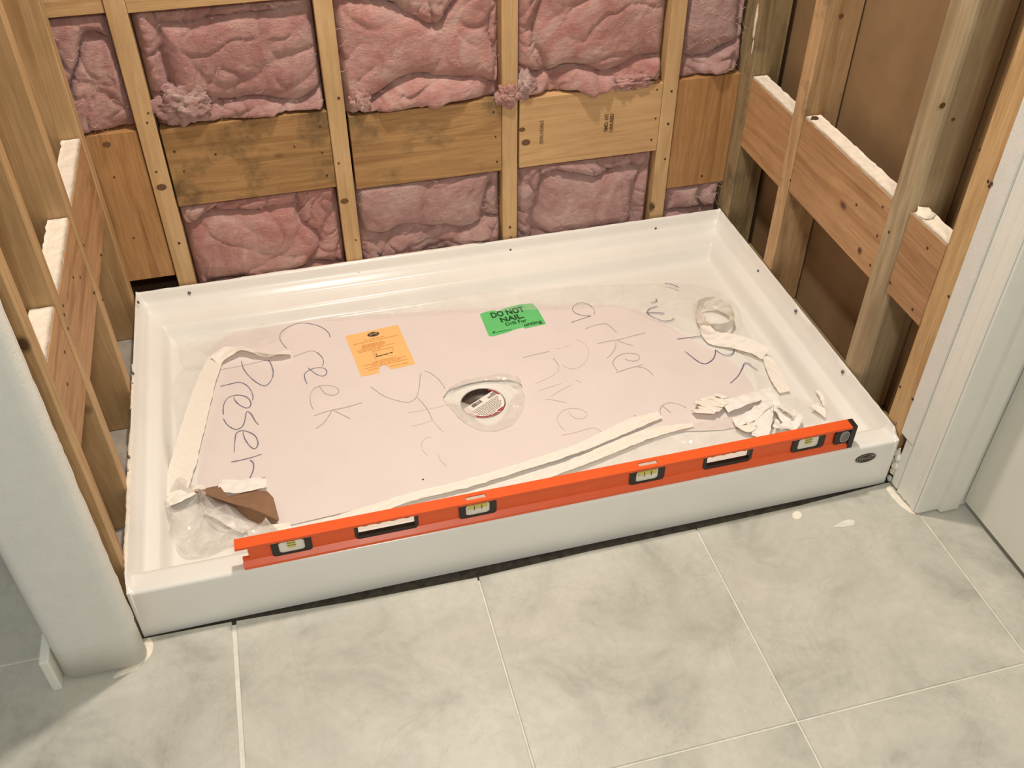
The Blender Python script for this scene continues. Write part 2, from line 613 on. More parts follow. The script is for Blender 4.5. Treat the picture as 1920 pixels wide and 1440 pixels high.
# big knots of the boards (proud rings of harder wood)
for par, u, v, r, yy in ((bl4, 986, 267, 0.010, 0.001), (bl4, 979, 243, 0.007, 0.001), (rear_studs[0], 303, 351, 0.010, 0.0), (rear_studs[1], 646, 377, 0.009, 0.0), (bl1, 200, 271, 0.008, 0.006)):
    k = nail(par, PY(u, v, YB + yy), (0, -1, 0), r, M_KNOT, 'knot', 0.0006)
    k.scale = (1.15, 1, 0.85)


def text_mesh(body, size, align='CENTER', bold=0.0):
    cu = bpy.data.curves.new('text', 'FONT')
    cu.body = body
    cu.size = size
    cu.align_x = align
    cu.align_y = 'CENTER'
    cu.offset = bold
    cu.resolution_u = 3
    ob = bpy.data.objects.new('text', cu)
    COL.objects.link(ob)
    bpy.context.view_layer.update()
    me = bpy.data.meshes.new_from_object(ob.evaluated_get(bpy.context.evaluated_depsgraph_get()))
    bpy.data.objects.remove(ob)
    return me


def text_obj(name, body, size, mat, M, parent=None, bold=0.0, width=None, align='CENTER', clip=None):
    me = text_mesh(body, size, align, bold)
    if width:
        xs = [v.co.x for v in me.vertices]
        wv = max(xs) - min(xs)
        for v in me.vertices:
            v.co.x *= width / wv
    if clip:
        bm = bmesh.new()
        bm.from_mesh(me)
        bmesh.ops.bisect_plane(bm, geom=bm.verts[:] + bm.edges[:] + bm.faces[:], plane_co=clip[0], plane_no=clip[1], clear_inner=True)
        bm.to_mesh(me)
        bm.free()
    base = Vector()
    q = parent
    while q is not None:
        base += q.location
        q = q.parent
    me.transform(M)
    me.transform(Matrix.Translation(-base))
    me.materials.clear()
    return link(name, me, mat, parent)


def frame(o, x, y, n):
    x, y, n = Vector(x).normalized(), Vector(y).normalized(), Vector(n).normalized()
    return Matrix(((x.x, y.x, n.x, o[0]), (x.y, y.y, n.y, o[1]), (x.z, y.z, n.z, o[2]), (0, 0, 0, 1)))


# lumber stamps, printed sideways on the pale board
yst = YB + 0.0004
o1 = PY(1016, 248, yst)
text_obj('lumber_stamp', '0096100865', 0.014, M_STAMP, frame(o1, (0.0, 0, 1), (-1, 0, 0), (0, -1, 0)), bl4, width=0.062)
o2 = PY(1137, 230, yst)
text_obj('lumber_stamp', 'SMD. HT', 0.013, M_STAMP, frame(o2, (0.0, 0, 1), (-1, 0, 0), (0, -1, 0)), bl4, bold=0.0004, width=0.048)
o3 = PY(1147, 230, yst)
text_obj('lumber_stamp', 'UNUSED', 0.013, M_STAMP, frame(o3, (0.0, 0, 1), (-1, 0, 0), (0, -1, 0)), bl4, bold=0.0004, width=0.048)

# ---- left wall: far drywall, studs, blocking, painted wall end
wall_left = box_obj('wall_left', -0.116, -0.100, 0.0, 1.0, -0.01, H, M_PAPER_BACK)
tag(wall_left, 'open left stud wall ending in a white painted wall end', 'wall', kind='structure')
lst = []
for y0, y1 in ((0.862, 0.900), (0.536, 0.573), (0.242, 0.279), (0.051, 0.089), (-0.046, -0.006)):
    lst.append(part_box('stud', wall_left, XL - SD, XL, y0, y1, 0.037, H - 0.01, WOOD['left', 'z'], bevel=0.0016))
part_box('bottom_plate', wall_left, XL - SD, XL, -0.046, 0.905, -0.0135, 0.036, simple('dusty_plate', srgb(168, 160, 146), 0.9, 0.25, 30), bevel=0.0015)
lbl = []
for y0, y1, z0, z1 in ((0.5745, 0.8605, 0.381, 0.566), (0.280, 0.5345, 0.384, 0.569), (0.090, 0.2405, 0.398, 0.578)):
    lbl.append(part_box('blocking_board', wall_left, XL - 0.040, XL - 0.002, y0, y1, z0, z1, WOOD['red', 'y'], bevel=0.001))


def plaster_top(parent, x0, x1, y0, y1, z, seed, h=0.004):
    """ragged skim of dried plaster on the top edge of a board"""
    n = max(8, int((y1 - y0) / 0.012))
    m = 5
    base = Vector(parent.location) + (parent.parent.location if parent.parent else Vector())
    top, bot = [], []
    for i in range(n + 1):
        for j in range(m + 1):
            y = y0 + (y1 - y0) * i / n
            x = x0 + (x1 - x0) * j / m
            nz = noise.noise(Vector((x * 60, y * 60, seed)))
            jx = 0.0035 * noise.noise(Vector((seed, y * 50, j))) if j in (0, m) else 0
            if (x0 + jx) > x1:
                jx = 0
            top.append(Vector((x + jx, y, z + h * (0.75 + 0.6 * nz))) - base)
            bot.append(Vector((x + jx, y, z - 0.0005)) - base)
    vs = top + bot
    N = len(top)
    fs = []
    w_ = m + 1
    for i in range(n):
        for j in range(m):
            a = i * w_ + j
            fs.append((a, a + 1, a + w_ + 1, a + w_))
    rim = [j for j in range(m + 1)] + [i * w_ + m for i in range(1, n + 1)] + [n * w_ + j for j in range(m - 1, -1, -1)] + [i * w_ for i in range(n - 1, 0, -1)]
    for k in range(len(rim)):
        a, b = rim[k], rim[(k + 1) % len(rim)]
        fs.append((a, b, N + b, N + a))
    return mesh_obj('plaster_residue', vs, fs, M_PLASTER, parent, True)


for k, (b_, (y0, y1, z1)) in enumerate(zip(lbl, ((0.576, 0.859, 0.566), (0.281, 0.533, 0.569), (0.091, 0.239, 0.578)))):
    plaster_top(b_, XL - 0.040, XL - 0.003, y0, y1, z1, 11 + k * 7, 0.005)
for par, pts in ((lst[0], [(190, 478)]), (lst[1], [(157, 460), (177, 549), (192, 562)]), (lst[2], [(120, 590), (127, 616)]),
                 (lbl[1], [(137, 520), (132, 632), (118, 573), (121, 660), (126, 720)]), (lbl[0], [(150, 520)])):
    for u, v in pts:
        nail(par, PX(u, v, XL - (0.002 if par in lbl else 0)), (1, 0, 0), 0.003)

# painted wall end with bullnose corners (a C in plan, open toward the studs)
def arc(cx, cy, r, a0, a1, n=8):
    return [(cx + r * math.cos(math.radians(a0 + (a1 - a0) * k / n)), cy + r * math.sin(math.radians(a0 + (a1 - a0) * k / n))) for k in range(n + 1)]


XO, YF, XI = -0.134, -0.067, 0.0085
outer = [(XI, -0.040)] + list(reversed(arc(XI - 0.022, YF + 0.022, 0.022, -90, 0))) + list(reversed(arc(XO + 0.022, YF + 0.022, 0.022, 180, 270))) + [(XO, 1.0)]
inner = [(XO + 0.0125, 1.0), (XO + 0.0125, YF + 0.013), (XI - 0.0125, YF + 0.013), (XI - 0.0125, -0.040)]
poly = outer + inner
nlev = [0.008, 0.10, 0.25, 0.5, 0.8, 1.2, 1.8, H]
vs, fs = [], []
for z in nlev:
    for (x, y) in poly:
        vs.append((x, y, z))
n = len(poly)
for k in range(len(nlev) - 1):
    for i in range(n):
        j = (i + 1) % n
        fs.append((k * n + i, k * n + j, (k + 1) * n + j, (k + 1) * n + i))
bm = bmesh.new()
bv = [bm.verts.new(Vector(v) - wall_left.location) for v in vs]
for f in fs:
    bm.faces.new([bv[i] for i in f])
bm.faces.new([bv[i] for i in reversed(range(n))])
bm.faces.new([bv[(len(nlev) - 1) * n + i] for i in range(n)])
bmesh.ops.recalc_face_normals(bm, faces=bm.faces)
col_end = bm_obj('drywall_end', bm, M_DRYWALL, wall_left)
for f in col_end.data.polygons:
    f.use_smooth = abs(f.normal.z) < 0.5 and f.area < 1
tag(col_end, 'white textured painted wall end with rounded corners')


# ragged broken drywall strip along the cut edge
def ragged_strip(name, parent, x, y0, z0, z1, amp, mat, seed, thick=0.010, wid=0.006):
    n = int((z1 - z0) / 0.012)
    vs, fs = [], []
    for i in range(n + 1):
        z = z0 + (z1 - z0) * i / n
        yy = y0 + wid + amp * (noise.noise(Vector((seed, 0, z * 22))) + 0.6 * noise.noise(Vector((seed, 3, z * 80))))
        for (xx, y_) in ((x, y0 - 0.004), (x, yy), (x - thick, yy - 0.002), (x - thick, y0 - 0.004)):
            vs.append(Vector((xx, y_, z)) - parent.location)
    for i in range(n):
        for k in range(4):
            a, b = i * 4 + k, i * 4 + (k + 1) % 4
            fs.append((a, b, b + 4, a + 4))
    fs += [(0, 1, 2, 3), (n * 4 + 3, n * 4 + 2, n * 4 + 1, n * 4)]
    return mesh_obj(name, vs, fs, mat, parent)


ragged_strip('broken_edge', wall_left, XI - 0.0006, -0.040, 0.10, 1.3, 0.005, M_DRYWALL, 3.0)

bb = box_obj('baseboard_left', -0.151, -0.1345, -0.080, 0.9, 0.0, 0.085, M_TRIM, None, 0.003, 2)
tag(bb, 'short white baseboard end on the far side of the wall end', 'baseboard', kind='structure')

# ---- right wall
wall_right = box_obj('wall_right', XR + 0.092, XR + 0.106, -0.06, 1.05, -0.01, H, M_PAPER_BACK)
tag(wall_right, 'open right stud wall with brown paper backing', 'wall', kind='structure')
stA = part_box('stud', wall_right, XR, XR + SD - 0.012, 0.866, 0.908, 0.037, H - 0.01, WOOD['old', 'z'], bevel=0.002)
stB = part_box('stud', wall_right, XR, XR + SD, 0.606, 0.650, 0.037, H - 0.01, WOOD['bstud', 'z'], bevel=0.002)
stD = part_box('stud', wall_right, XR, XR + SD, 0.006, 0.058, 0.037, H - 0.01, WOOD['pine', 'z'], bevel=0.002)
# stud with a rounded (waney) edge
yc0, yc1 = 0.180, 0.237
pc = [(XR + SD, yc0), (XR + SD, yc1), (XR, yc1)] + [(XR, yc0 + 0.030)] + [(XR + 0.022 - 0.022 * math.cos(a), yc0 + 0.030 - 0.030 * math.sin(a)) for a in (0.25, 0.5, 0.8, 1.1, 1.35)] + [(XR + 0.03, yc0)]
stC = prism_obj('stud', [(x - 1.57, y - 0.208) for x, y in pc], 0.037 - 1.2, H - 0.01 - 1.2, wood('grey_waney_pine', 'z', srgb(186, 166, 132), srgb(154, 134, 102), knots=False, contrast=0.6), wall_right)
stC.location = Vector((1.57, 0.208, 1.2)) - wall_right.location
part_box('bottom_plate', wall_right, XR, XR + SD, 0.007, 0.91, -0.0135, 0.036, WOOD['old', 'y'], bevel=0.0015)
rbl = []
for y0, y1, z0, z1 in ((0.6515, 0.8645, 0.348, 0.528), (0.2385, 0.6045, 0.362, 0.549), (0.0595, 0.1785, 0.372, 0.556)):
    rbl.append(part_box('blocking_board', wall_right, XR + 0.002, XR + 0.040, y0, y1, z0, z1, WOOD['red', 'y'], bevel=0.001))
for k, (b_, (y0, y1, z1)) in enumerate(zip(rbl, ((0.653, 0.863, 0.528), (0.240, 0.600, 0.549), (0.061, 0.172, 0.556)))):
    plaster_top(b_, XR + 0.003, XR + 0.040, y0, y1, z1, 41 + k * 5, 0.004)


def lump(name, parent, p, r, seed, mat=None, squash=(1, 1, 1), sub=2):
    bm = bmesh.new()
    bmesh.ops.create_icosphere(bm, subdivisions=sub, radius=1.0)
    base = Vector()
    q = parent
    while q is not None:
        base += q.location
        q = q.parent
    for v in bm.verts:
        k = 1 + 0.45 * noise.noise(v.co * 1.7 + Vector((seed, 0, 0)))
        v.co = Vector((v.co.x * squash[0], v.co.y * squash[1], v.co.z * squash[2])) * r * k + Vector(p) - base
    return bm_obj(name, bm, mat or M_PLASTER, parent)


lump('plaster_chip', rbl[2], (XR + 0.020, 0.160, 0.562), 0.016, 2.3, squash=(1.0, 1.2, 0.5))
lump('plaster_chip', rbl[1], (XR + 0.016, 0.585, 0.553), 0.009, 5.3, M_NAIL, squash=(1, 0.8, 0.5))
for par, pts in ((rbl[0], [(1393, 180)]), (rbl[1], [(1482, 338), (1655, 388), (1612, 470), (1645, 442), (1632, 497), (1606, 384)]), (rbl[2], [(1739, 465), (1669, 530), (1711, 580)]),
                 (stD, [(1859, 344), (1853, 340), (1836, 281), (1855, 349), (1779, 556), (1711, 748), (1688, 725)]), (stC, [(1667, 435)])):
    for u, v in pts:
        nail(par, PX(u, v, XR + (0.002 if par in rbl else 0.0)), (-1, 0, 0), 0.003)
for u, v, r_ in ((1767, 198, 0.006), (1787, 224, 0.004)):
    nail(stC, PY(u, v, 0.180), (0, -1, 0), r_, M_KNOT, 'knot', 0.0006)
nail(stB, PY(1577, 30, 0.606), (0, -1, 0), 0.006, M_KNOT, 'knot', 0.0006)
for u, v, l_ in ((1417, 40, 0.030), (1411, 88, 0.014)):
    lump('plaster_streak', stA, PX(u, v, XR), l_, u * 0.1, squash=(0.06, 0.22, 1.3))
k_ = nail(rbl[1], PX(1612, 470, XR + 0.002), (-1, 0, 0), 0.008, M_KNOT, 'knot', 0.0006)
# broken plaster beside the front corner of the shower base
for i, (u, v, r) in enumerate(((1683, 848, 0.011), (1676, 862, 0.010), (1674, 882, 0.009), (1668, 896, 0.008), (1680, 872, 0.012), (1685, 858, 0.010))):
    lump('plaster_crumb', wall_right, PX(u, v, 1.533), r, i * 3.1, M_DRYWALL if i % 2 else M_PLASTER, squash=(0.6, 0.9, 1.1))
# drywall return on the room side of the last stud
part_box('drywall_edge', wall_right, XR + 0.001, XR + 0.013, -0.0325, 0.012, 0.135, H - 0.01, M_DRYWALL, bevel=0.003, seg=2)
part_box('drywall_edge', wall_right, XR + 0.003, XR + 0.013, -0.0325, -0.010, 0.006, 0.135, M_DRYWALL, bevel=0.003, seg=2)

# door casing (moulded profile), jamb with stop, door leaf
trim = empty('trim_1', (1.54, -0.06, 0))
tag(trim, 'white moulded door casing and jamb beside the shower', 'door trim', kind='structure')


def vprism(name, poly, z0, z1, mat, parent):
    return prism_obj(name, [(x - parent.location.x, y - parent.location.y) for x, y in poly], z0, z1, mat, parent)


cas = [(1.5405, -0.033), (1.534, -0.033), (1.5315, -0.0345), (1.5305, -0.038), (1.5312, -0.0415), (1.5322, -0.043), (1.5322, -0.057), (1.5318, -0.060), (1.5326, -0.0625), (1.5338, -0.064),
       (1.5345, -0.080), (1.5338, -0.083), (1.5322, -0.085), (1.5322, -0.0905), (1.534, -0.0935), (1.5405, -0.0945)]
vprism('door_casing', cas, 0.003, H - 0.3, M_TRIM, trim)
jam = [(1.5345, -0.0955), (1.536, -0.0995), (1.5405, -0.1015), (1.5835, -0.1015), (1.5855, -0.1105), (1.6265, -0.1105), (1.6275, -0.1025), (1.652, -0.1025), (1.652, -0.075), (1.5405, -0.075), (1.5405, -0.0955)]
vprism('door_jamb', jam, 0.004, H - 0.3, M_TRIM, trim)
vprism('jamb_stud', [(1.545, -0.074), (1.63, -0.074), (1.63, -0.034), (1.545, -0.034)], 0.0, H - 0.3, WOOD['pine', 'z'], trim)
door = box_obj('door_1', 1.640, 1.675, -0.92, -0.1055, 0.019, 2.04, M_DOOR, None, 0.0015)
tag(door, 'white flush door closed beside the door casing', 'door', kind='structure')
wr2 = box_obj('wall_front_right', 1.535, 1.66, -2.5, -0.93, 0.0, H, M_DRYWALL)
tag(wr2, 'white wall beyond the closed door', 'wall', kind='structure')
ceil = box_obj('ceiling', -1.6, 2.4, -2.6, 1.2, H + 0.001, H + 0.03, M_CEIL)
tag(ceil, 'white ceiling over the shower and bathroom', 'ceiling', kind='structure')

# ================================================================== INSULATION
def batt(x0, x1, z0, z1, seed, mat, label, rolls=(0, 0, 0.05, 0), res=0.0034):
    """pillow of glass wool with frayed rolls along its left, right, bottom and top borders"""
    nx, nz = int((x1 - x0) / res), int((z1 - z0) / res)
    ox, oz = (x0 + x1) / 2, z0
    oy = YB + 0.05
    vs, fs = [], []
    sv = Vector((seed * 3.7, seed * 1.3, seed * 5.1))
    rl, rr_, rb, rt = rolls
    nn = lambda *a: noise.noise(Vector(a))
    for i in range(nz + 1):
        v = i / nz
        for j in range(nx + 1):
            u = j / nx
            x = x0 + (x1 - x0) * u
            z = z0 + (z1 - z0) * v
            p = Vector((x, 0, z)) + sv
            wv = noise.noise_vector(p * 7.0) * 0.035 + noise.noise_vector(p * 20) * 0.012
            q = p + wv
            xw, zw = x + wv.x * 0.45, z + wv.z * 0.45
            la = x0 + rl * (0.85 + 0.7 * nn(seed, 1, zw * 8)) if rl else x0
            ra = x1 - rr_ * (0.85 + 0.7 * nn(seed, 2, zw * 8)) if rr_ else x1
            ba = z0 + rb * (0.85 + 0.9 * nn(seed, 3, xw * 8)) if rb else z0
            ta = z1 - rt * (0.85 + 0.8 * nn(seed, 4, xw * 7)) if rt else z1
            if rb and zw < ba:
                reg, d, A = 1, min(ba - zw, (z - z0) * 1.6), (0.022 if z0 < 0.12 else 0.036) * max(0.3, 0.9 + 1.1 * nn(seed, 5, xw * 9))
            elif rl and xw < la:
                reg, d, A = 2, min(la - xw, x - x0, zw - ba), 0.022
            elif rr_ and xw > ra:
                reg, d, A = 3, min(xw - ra, x1 - x, zw - ba), 0.022
            elif rt and zw > ta:
                reg, d, A = 4, min(zw - ta, z1 - z), 0.026
            else:
                reg, d, A = 0, min(zw - ba, xw - la, ra - xw, ta - zw), 0.028
            d = max(0.0, d)
            qs = q + Vector((reg * 7.1, 0, reg * 3.3))
            f1 = 3.6 if reg == 0 else 9.0
            t1 = 1 - min(1, abs(noise.noise(qs * f1)) * 3.0)
            t2 = 1 - min(1, abs(noise.noise(qs * (12.0 if reg == 0 else 22.0) + Vector((9, 2, 1)))) * 2.6)
            gate = min(1.0, max(0.0, 0.5 + 1.6 * noise.noise(p * 5.0 + Vector((11, 3, 6)))))
            t3 = noise.noise(q * 44) * 0.55 + 0.35 * noise.noise(q * 95) + 0.25 * noise.noise(q * 170)
            y = YB + 0.026 - A * (1 - math.exp(-d / 0.014))
            y -= 0.016 * noise.noise(qs * (4.0 if reg == 0 else 8.0))
            y += (0.008 if reg == 0 else 0.010) * t1 ** 5 + (0.004 + 0.004 * gate if reg else 0.006 * gate) * t2 ** 4
            y -= (0.0026 if reg == 0 else 0.0046) * t3
            e = min(u, 1 - u) * (x1 - x0)
            edge = min(1, e / 0.014) ** 0.5
            et = min(1, (1 - v) * (z1 - z0) / 0.012)
            eb = min(1, v * (z1 - z0) / 0.008)
            y = YB + 0.040 + (y - YB - 0.040) * edge * (0.4 + 0.6 * et) * (0.3 + 0.7 * eb)
            y = min(y, YB + 0.062)
            if e < 0.004:
                y = max(y, YB + 0.004)
            if z < 0.150:
                y = max(y, YB + 0.001)
            xx = x + 0.009 * noise.noise(q * 12 + Vector((2, 8, 4))) * min(1, e / 0.02)
            zz = z + 0.007 * noise.noise(q * 13 + Vector((7, 1, 3))) * min(1, min(v, 1 - v) * 12)
            if v < 0.14:
                out = max(0.0, (YB - 0.001 - y) / 0.02)
                zz -= 0.030 * min(1.2, out) * max(0, 0.55 + 1.3 * nn(x * 18, seed, 9)) * (1 - v / 0.14)
            vs.append((xx - ox, y - oy, zz - oz))
    w_ = nx + 1
    for i in range(nz):
        for j in range(nx):
            a = i * w_ + j
            fs.append((a, a + 1, a + w_ + 1, a + w_))
    # back of the batt, with its depth into the wall
    N = len(vs)
    yb = YB + 0.092 - oy
    rim = list(range(w_)) + [i * w_ + nx for i in range(1, nz + 1)] + [nz * w_ + j for j in range(nx - 1, -1, -1)] + [i * w_ for i in range(nz - 1, 0, -1)]
    for r in rim:
        vs.append((vs[r][0], yb, vs[r][2]))
    m = len(rim)
    for k in range(m):
        fs.append((rim[(k + 1) % m], rim[k], N + k, N + (k + 1) % m))
    fs.append(tuple(N + k for k in range(m)))
    ob = mesh_obj('insulation_batt', vs, fs, mat, None, True, loc=(ox, oy, oz))
    tag(ob, label, 'insulation', 'pink insulation batts in the rear wall')
    # loose strands of glass wool
    bm = bmesh.new()
    rr = random.Random(seed)
    for k in range(70):
        a = rr.randrange(0, N)
        c = Vector(vs[a]) + Vector((0, -0.001, 0))
        dr = Vector((rr.uniform(-1, 1), rr.uniform(-0.5, 0.0), rr.uniform(-0.8, 0.8))).normalized()
        ln = rr.uniform(0.008, 0.026)
        prev = None
        for s in range(5):
            pt = c + dr * ln * s / 4 + Vector((0, 0, 0.005 * math.sin(s * 1.1 + k)))
            wd = 0.0004
            cur = (bm.verts.new(pt + Vector((0, 0, wd))), bm.verts.new(pt - Vector((0, 0, wd))))
            if prev:
                bm.faces.new((prev[0], prev[1], cur[1], cur[0]))
            prev = cur
    fo = bm_obj('loose_fibres', bm, M_FIB, ob)
    fo['kind'] = 'stuff'
    return ob


M_FIB = simple('glass_fibre', srgb(240, 206, 192), 0.8)
batt(-0.055, 0.099, 0.541, 0.799, 1.0, M_INS[0], 'dull pink insulation in the narrow bay beside the left wall, above the vertical-grained board', rolls=(0, 0, 0.16, 0.0))
batt(0.1435, 0.509, 0.538, 0.795, 2.0, M_INS[0], 'pink insulation batt under the top fire block, above the dark-stained board', rolls=(0.05, 0, 0.055, 0.03))
batt(0.5525, 0.9155, 0.518, 0.86, 3.4, M_INS[1], 'rosy pink insulation batt above the unmarked brown blocking board', rolls=(0, 0.045, 0.07, 0.12))
batt(0.9565, 1.3215, 0.513, 0.80, 4.2, M_INS[1], 'pale pink insulation batt above the stamped blocking board', rolls=(0.06, 0, 0.06, 0))
batt(1.3625, 1.526, 0.513, 0.78, 5.6, M_INS[2], 'pink insulation in the narrow bay beside the right corner, above the vertical-grained board', rolls=(0, 0.035, 0.07, 0))
batt(0.1435, 0.509, 0.100, 0.350, 6.1, M_INS[1], 'pink insulation batt below the dark-stained blocking board', rolls=(0, 0.09, 0.02, 0.06))
batt(0.5525, 0.9155, 0.095, 0.336, 7.7, M_INS[2], 'pink insulation batt below the unmarked brown blocking board', rolls=(0, 0.05, 0.085, 0))
batt(0.9565, 1.3215, 0.090, 0.338, 8.3, M_INS[2], 'pink insulation batt below the stamped blocking board', rolls=(0.05, 0.05, 0, 0.06))
batt(1.3625, 1.526, 0.090, 0.218, 9.9, M_INS[2], 'small pink insulation piece below the vertical-grained board at the right corner', rolls=(0, 0.05, 0.05, 0.0))


def tuft(parent_p, r, seed, mat, label, squash=(1, 0.5, 1)):
    bm = bmesh.new()
    bmesh.ops.create_icosphere(bm, subdivisions=5, radius=1.0)
    for v in bm.verts:
        n0 = v.co.copy()
        q = n0 * 1.6 + Vector((seed, 0, 0)) + noise.noise_vector(n0 * 3) * 0.35
        k = 1 + 0.42 * noise.noise(q) + 0.20 * noise.noise(q * 2.4) - 0.16 * (1 - min(1, abs(noise.noise(q * 2.1)) * 3)) ** 3 + 0.05 * noise.noise(n0 * 9) + 0.03 * noise.noise(n0 * 22)
        v.co = Vector((n0.x * squash[0], n0.y * squash[1], n0.z * squash[2])) * r * k
    ob = bm_obj('insulation_tuft', bm, mat, None, True, loc=parent_p)
    return tag(ob, label, 'insulation')


tuft(PY(952, 178, YB + 0.004), 0.030, 2.2, M_INS[1], 'torn pink tuft of insulation hanging over the stud left of the stamped board', (1.0, 0.6, 1.0))
tuft(PY(985, 158, YB + 0.006), 0.026, 8.2, M_INS[2], 'pale frayed tuft of insulation on the upper corner of the stamped board', (0.9, 0.6, 1.2))
tuft(PY(345, 190, YB + 0.012), 0.056, 5.1, M_INS[2], 'large pale lump of insulation on the dark-stained blocking board', (1.05, 0.45, 0.8))
tuft(PY(676, 186, YB + 0.008), 0.028, 11.4, M_INS[1], 'round pink lump of insulation at the left end of the unmarked brown board', (0.8, 0.6, 1.1))
tuft(PY(1180, 152, YB + 0.010), 0.050, 15.7, M_INS[1], 'folded pink flap of insulation over the upper right of the stamped board', (1.2, 0.45, 0.45))

# ================================================================== SHOWER BASE
pan = empty('shower_pan', (W / 2, D / 2, 0.0))
tag(pan, 'white acrylic shower base with raised flange, set between the open stud walls', 'shower base')
DC = Vector((0.742, 0.414))


def interp(x, pts):
    if x <= pts[0][0]:
        return pts[0][1]
    for (a, fa), (b, fb) in zip(pts, pts[1:]):
        if x <= b:
            t = (x - a) / (b - a)
            t = t * t * (3 - 2 * t) * 0.6 + t * 0.4
            return fa + (fb - fa) * t
    return pts[-1][1]


SIDE = [(0, 0.138), (0.003, 0.1375), (0.010, 0.112), (0.022, 0.090), (0.046, 0.085), (0.066, 0.048), (0.30, 0.046)]
BACK = [(0, 0.138), (0.004, 0.1375), (0.012, 0.110), (0.034, 0.088), (0.076, 0.083), (0.104, 0.048), (0.30, 0.046)]
FRONT = [(0, 0.122), (0.040, 0.1225), (0.047, 0.119), (0.072, 0.048), (0.30, 0.046)]


def pan_z(x, y):
    k = min(1, max(0, (y - 0.004) / 0.026))
    k = k * k * (3 - 2 * k)
    sd = min(x, W - x)
    zs = interp(sd, SIDE)
    zs = min(zs, 0.1222 + (zs - 0.1222) * k) if zs > 0.1222 else zs
    zb = interp(D - y, BACK)
    zf = interp(y, FRONT)
    if y < 0.008:
        zf -= 0.008 - math.sqrt(max(0, 0.008 ** 2 - (0.008 - y) ** 2))
    a, b, c = zs, zb, zf
    s = 0.0030
    m = max(a, b, c)
    z = m + s * math.log(math.exp((a - m) / s) + math.exp((b - m) / s) + math.exp((c - m) / s)) - s * math.log(1.0 if m > 0.06 else 3.0)
    if m > 0.06:
        z = m + s * math.log(math.exp((a - m) / s) + math.exp((b - m) / s) + math.exp((c - m) / s)) * min(1, (m - 0.06) / 0.01 * 0 + 1)
        z -= s * 1.0986 * max(0, 1 - (m - 0.06) / 0.02)
    r = (Vector((x, y)) - DC).length
    if z < 0.05:
        z -= 0.004 * max(0, 1 - r / 0.5)
    if m > 0.1365 and y > 0.03:
        z += 0.0012 * noise.noise(Vector((x * 40, y * 40, 3)))
    return z


def lines(L, dense, step, mid):
    a = [i * step for i in range(int(dense / step) + 1)]
    c = [L - t for t in reversed(a)]
    m = int((L - 2 * dense) / mid)
    b = [dense + (L - 2 * dense) * i / m for i in range(1, m)]
    return a + b + c


xs = lines(W, 0.12, 0.003, 0.012)
ys = [0, 0.0006, 0.0015, 0.0028, 0.0045, 0.0065] + lines(D, 0.126, 0.003, 0.012)[2:]
ys = sorted(set(round(y, 5) for y in ys))
vs, fs, idx = [], [], {}
for j, y in enumerate(ys):
    for i, x in enumerate(xs):
        idx[i, j] = len(vs)
        vs.append(Vector((x, y, pan_z(x, y))) - pan.location)
for j in range(len(ys) - 1):
    for i in range(len(xs) - 1):
        cx, cy = (xs[i] + xs[i + 1]) / 2, (ys[j] + ys[j + 1]) / 2
        if (Vector((cx, cy)) - DC).length < 0.060:
            continue
        fs.append((idx[i, j], idx[i + 1, j], idx[i + 1, j + 1], idx[i, j + 1]))
# outer skirt
nx_, ny_ = len(xs) - 1, len(ys) - 1
rim = [idx[i, 0] for i in range(nx_ + 1)] + [idx[nx_, j] for j in range(1, ny_ + 1)] + [idx[i, ny_] for i in range(nx_ - 1, -1, -1)] + [idx[0, j] for j in range(ny_ - 1, 0, -1)]
N = len(vs)
m = len(rim)
for r in rim:
    v = vs[r]
    vs.append(Vector((v.x, v.y, -0.0050)))
for k in range(m):
    a, b = rim[k], rim[(k + 1) % m]
    fs.append((b, a, N + k, N + (k + 1) % m))
body = mesh_obj('pan_body', vs, fs, M_PAN, pan, True)
for p in body.data.polygons:
    pass
md = body.modifiers.new('edges', 'EDGE_SPLIT')
md.split_angle = math.radians(62)


bed = box_obj('mortar_bed', 0.03, W - 0.03, 0.03, D - 0.03, -0.0138, 0.010, M_SLAB, pan)


def rel(p, ob=pan):
    base = Vector()
    q = ob
    while q is not None:
        base += q.location
        q = q.parent
    return Vector(p) - base


# drain: white ring, dark cup, round label stuck across it
def ring(name, c, prof, mat, parent, n=40, smooth=True, closed=False):
    vs, fs = [], []
    for (r, z) in prof:
        for k in range(n):
            a = 2 * math.pi * k / n
            vs.append(rel((c[0] + r * math.cos(a), c[1] + r * math.sin(a), z), parent))
    for q in range(len(prof) - 1):
        for k in range(n):
            l = (k + 1) % n
            fs.append((q * n + k, q * n + l, (q + 1) * n + l, (q + 1) * n + k))
    if closed:
        fs.append(tuple((len(prof) - 1) * n + k for k in range(n)))
    return mesh_obj(name, vs, fs, mat, parent, smooth)


drain = ring('drain', DC, [(0.078, 0.0425), (0.076, 0.0436), (0.053, 0.0432), (0.051, 0.0418), (0.0505, 0.030), (0.0505, 0.012), (0.0, 0.0121)], M_PAN, pan)
ring('drain_cup', DC, [(0.0500, 0.0405), (0.0495, 0.026), (0.047, 0.022), (0.030, 0.021), (0.001, 0.0215)], M_DRAIN, drain)
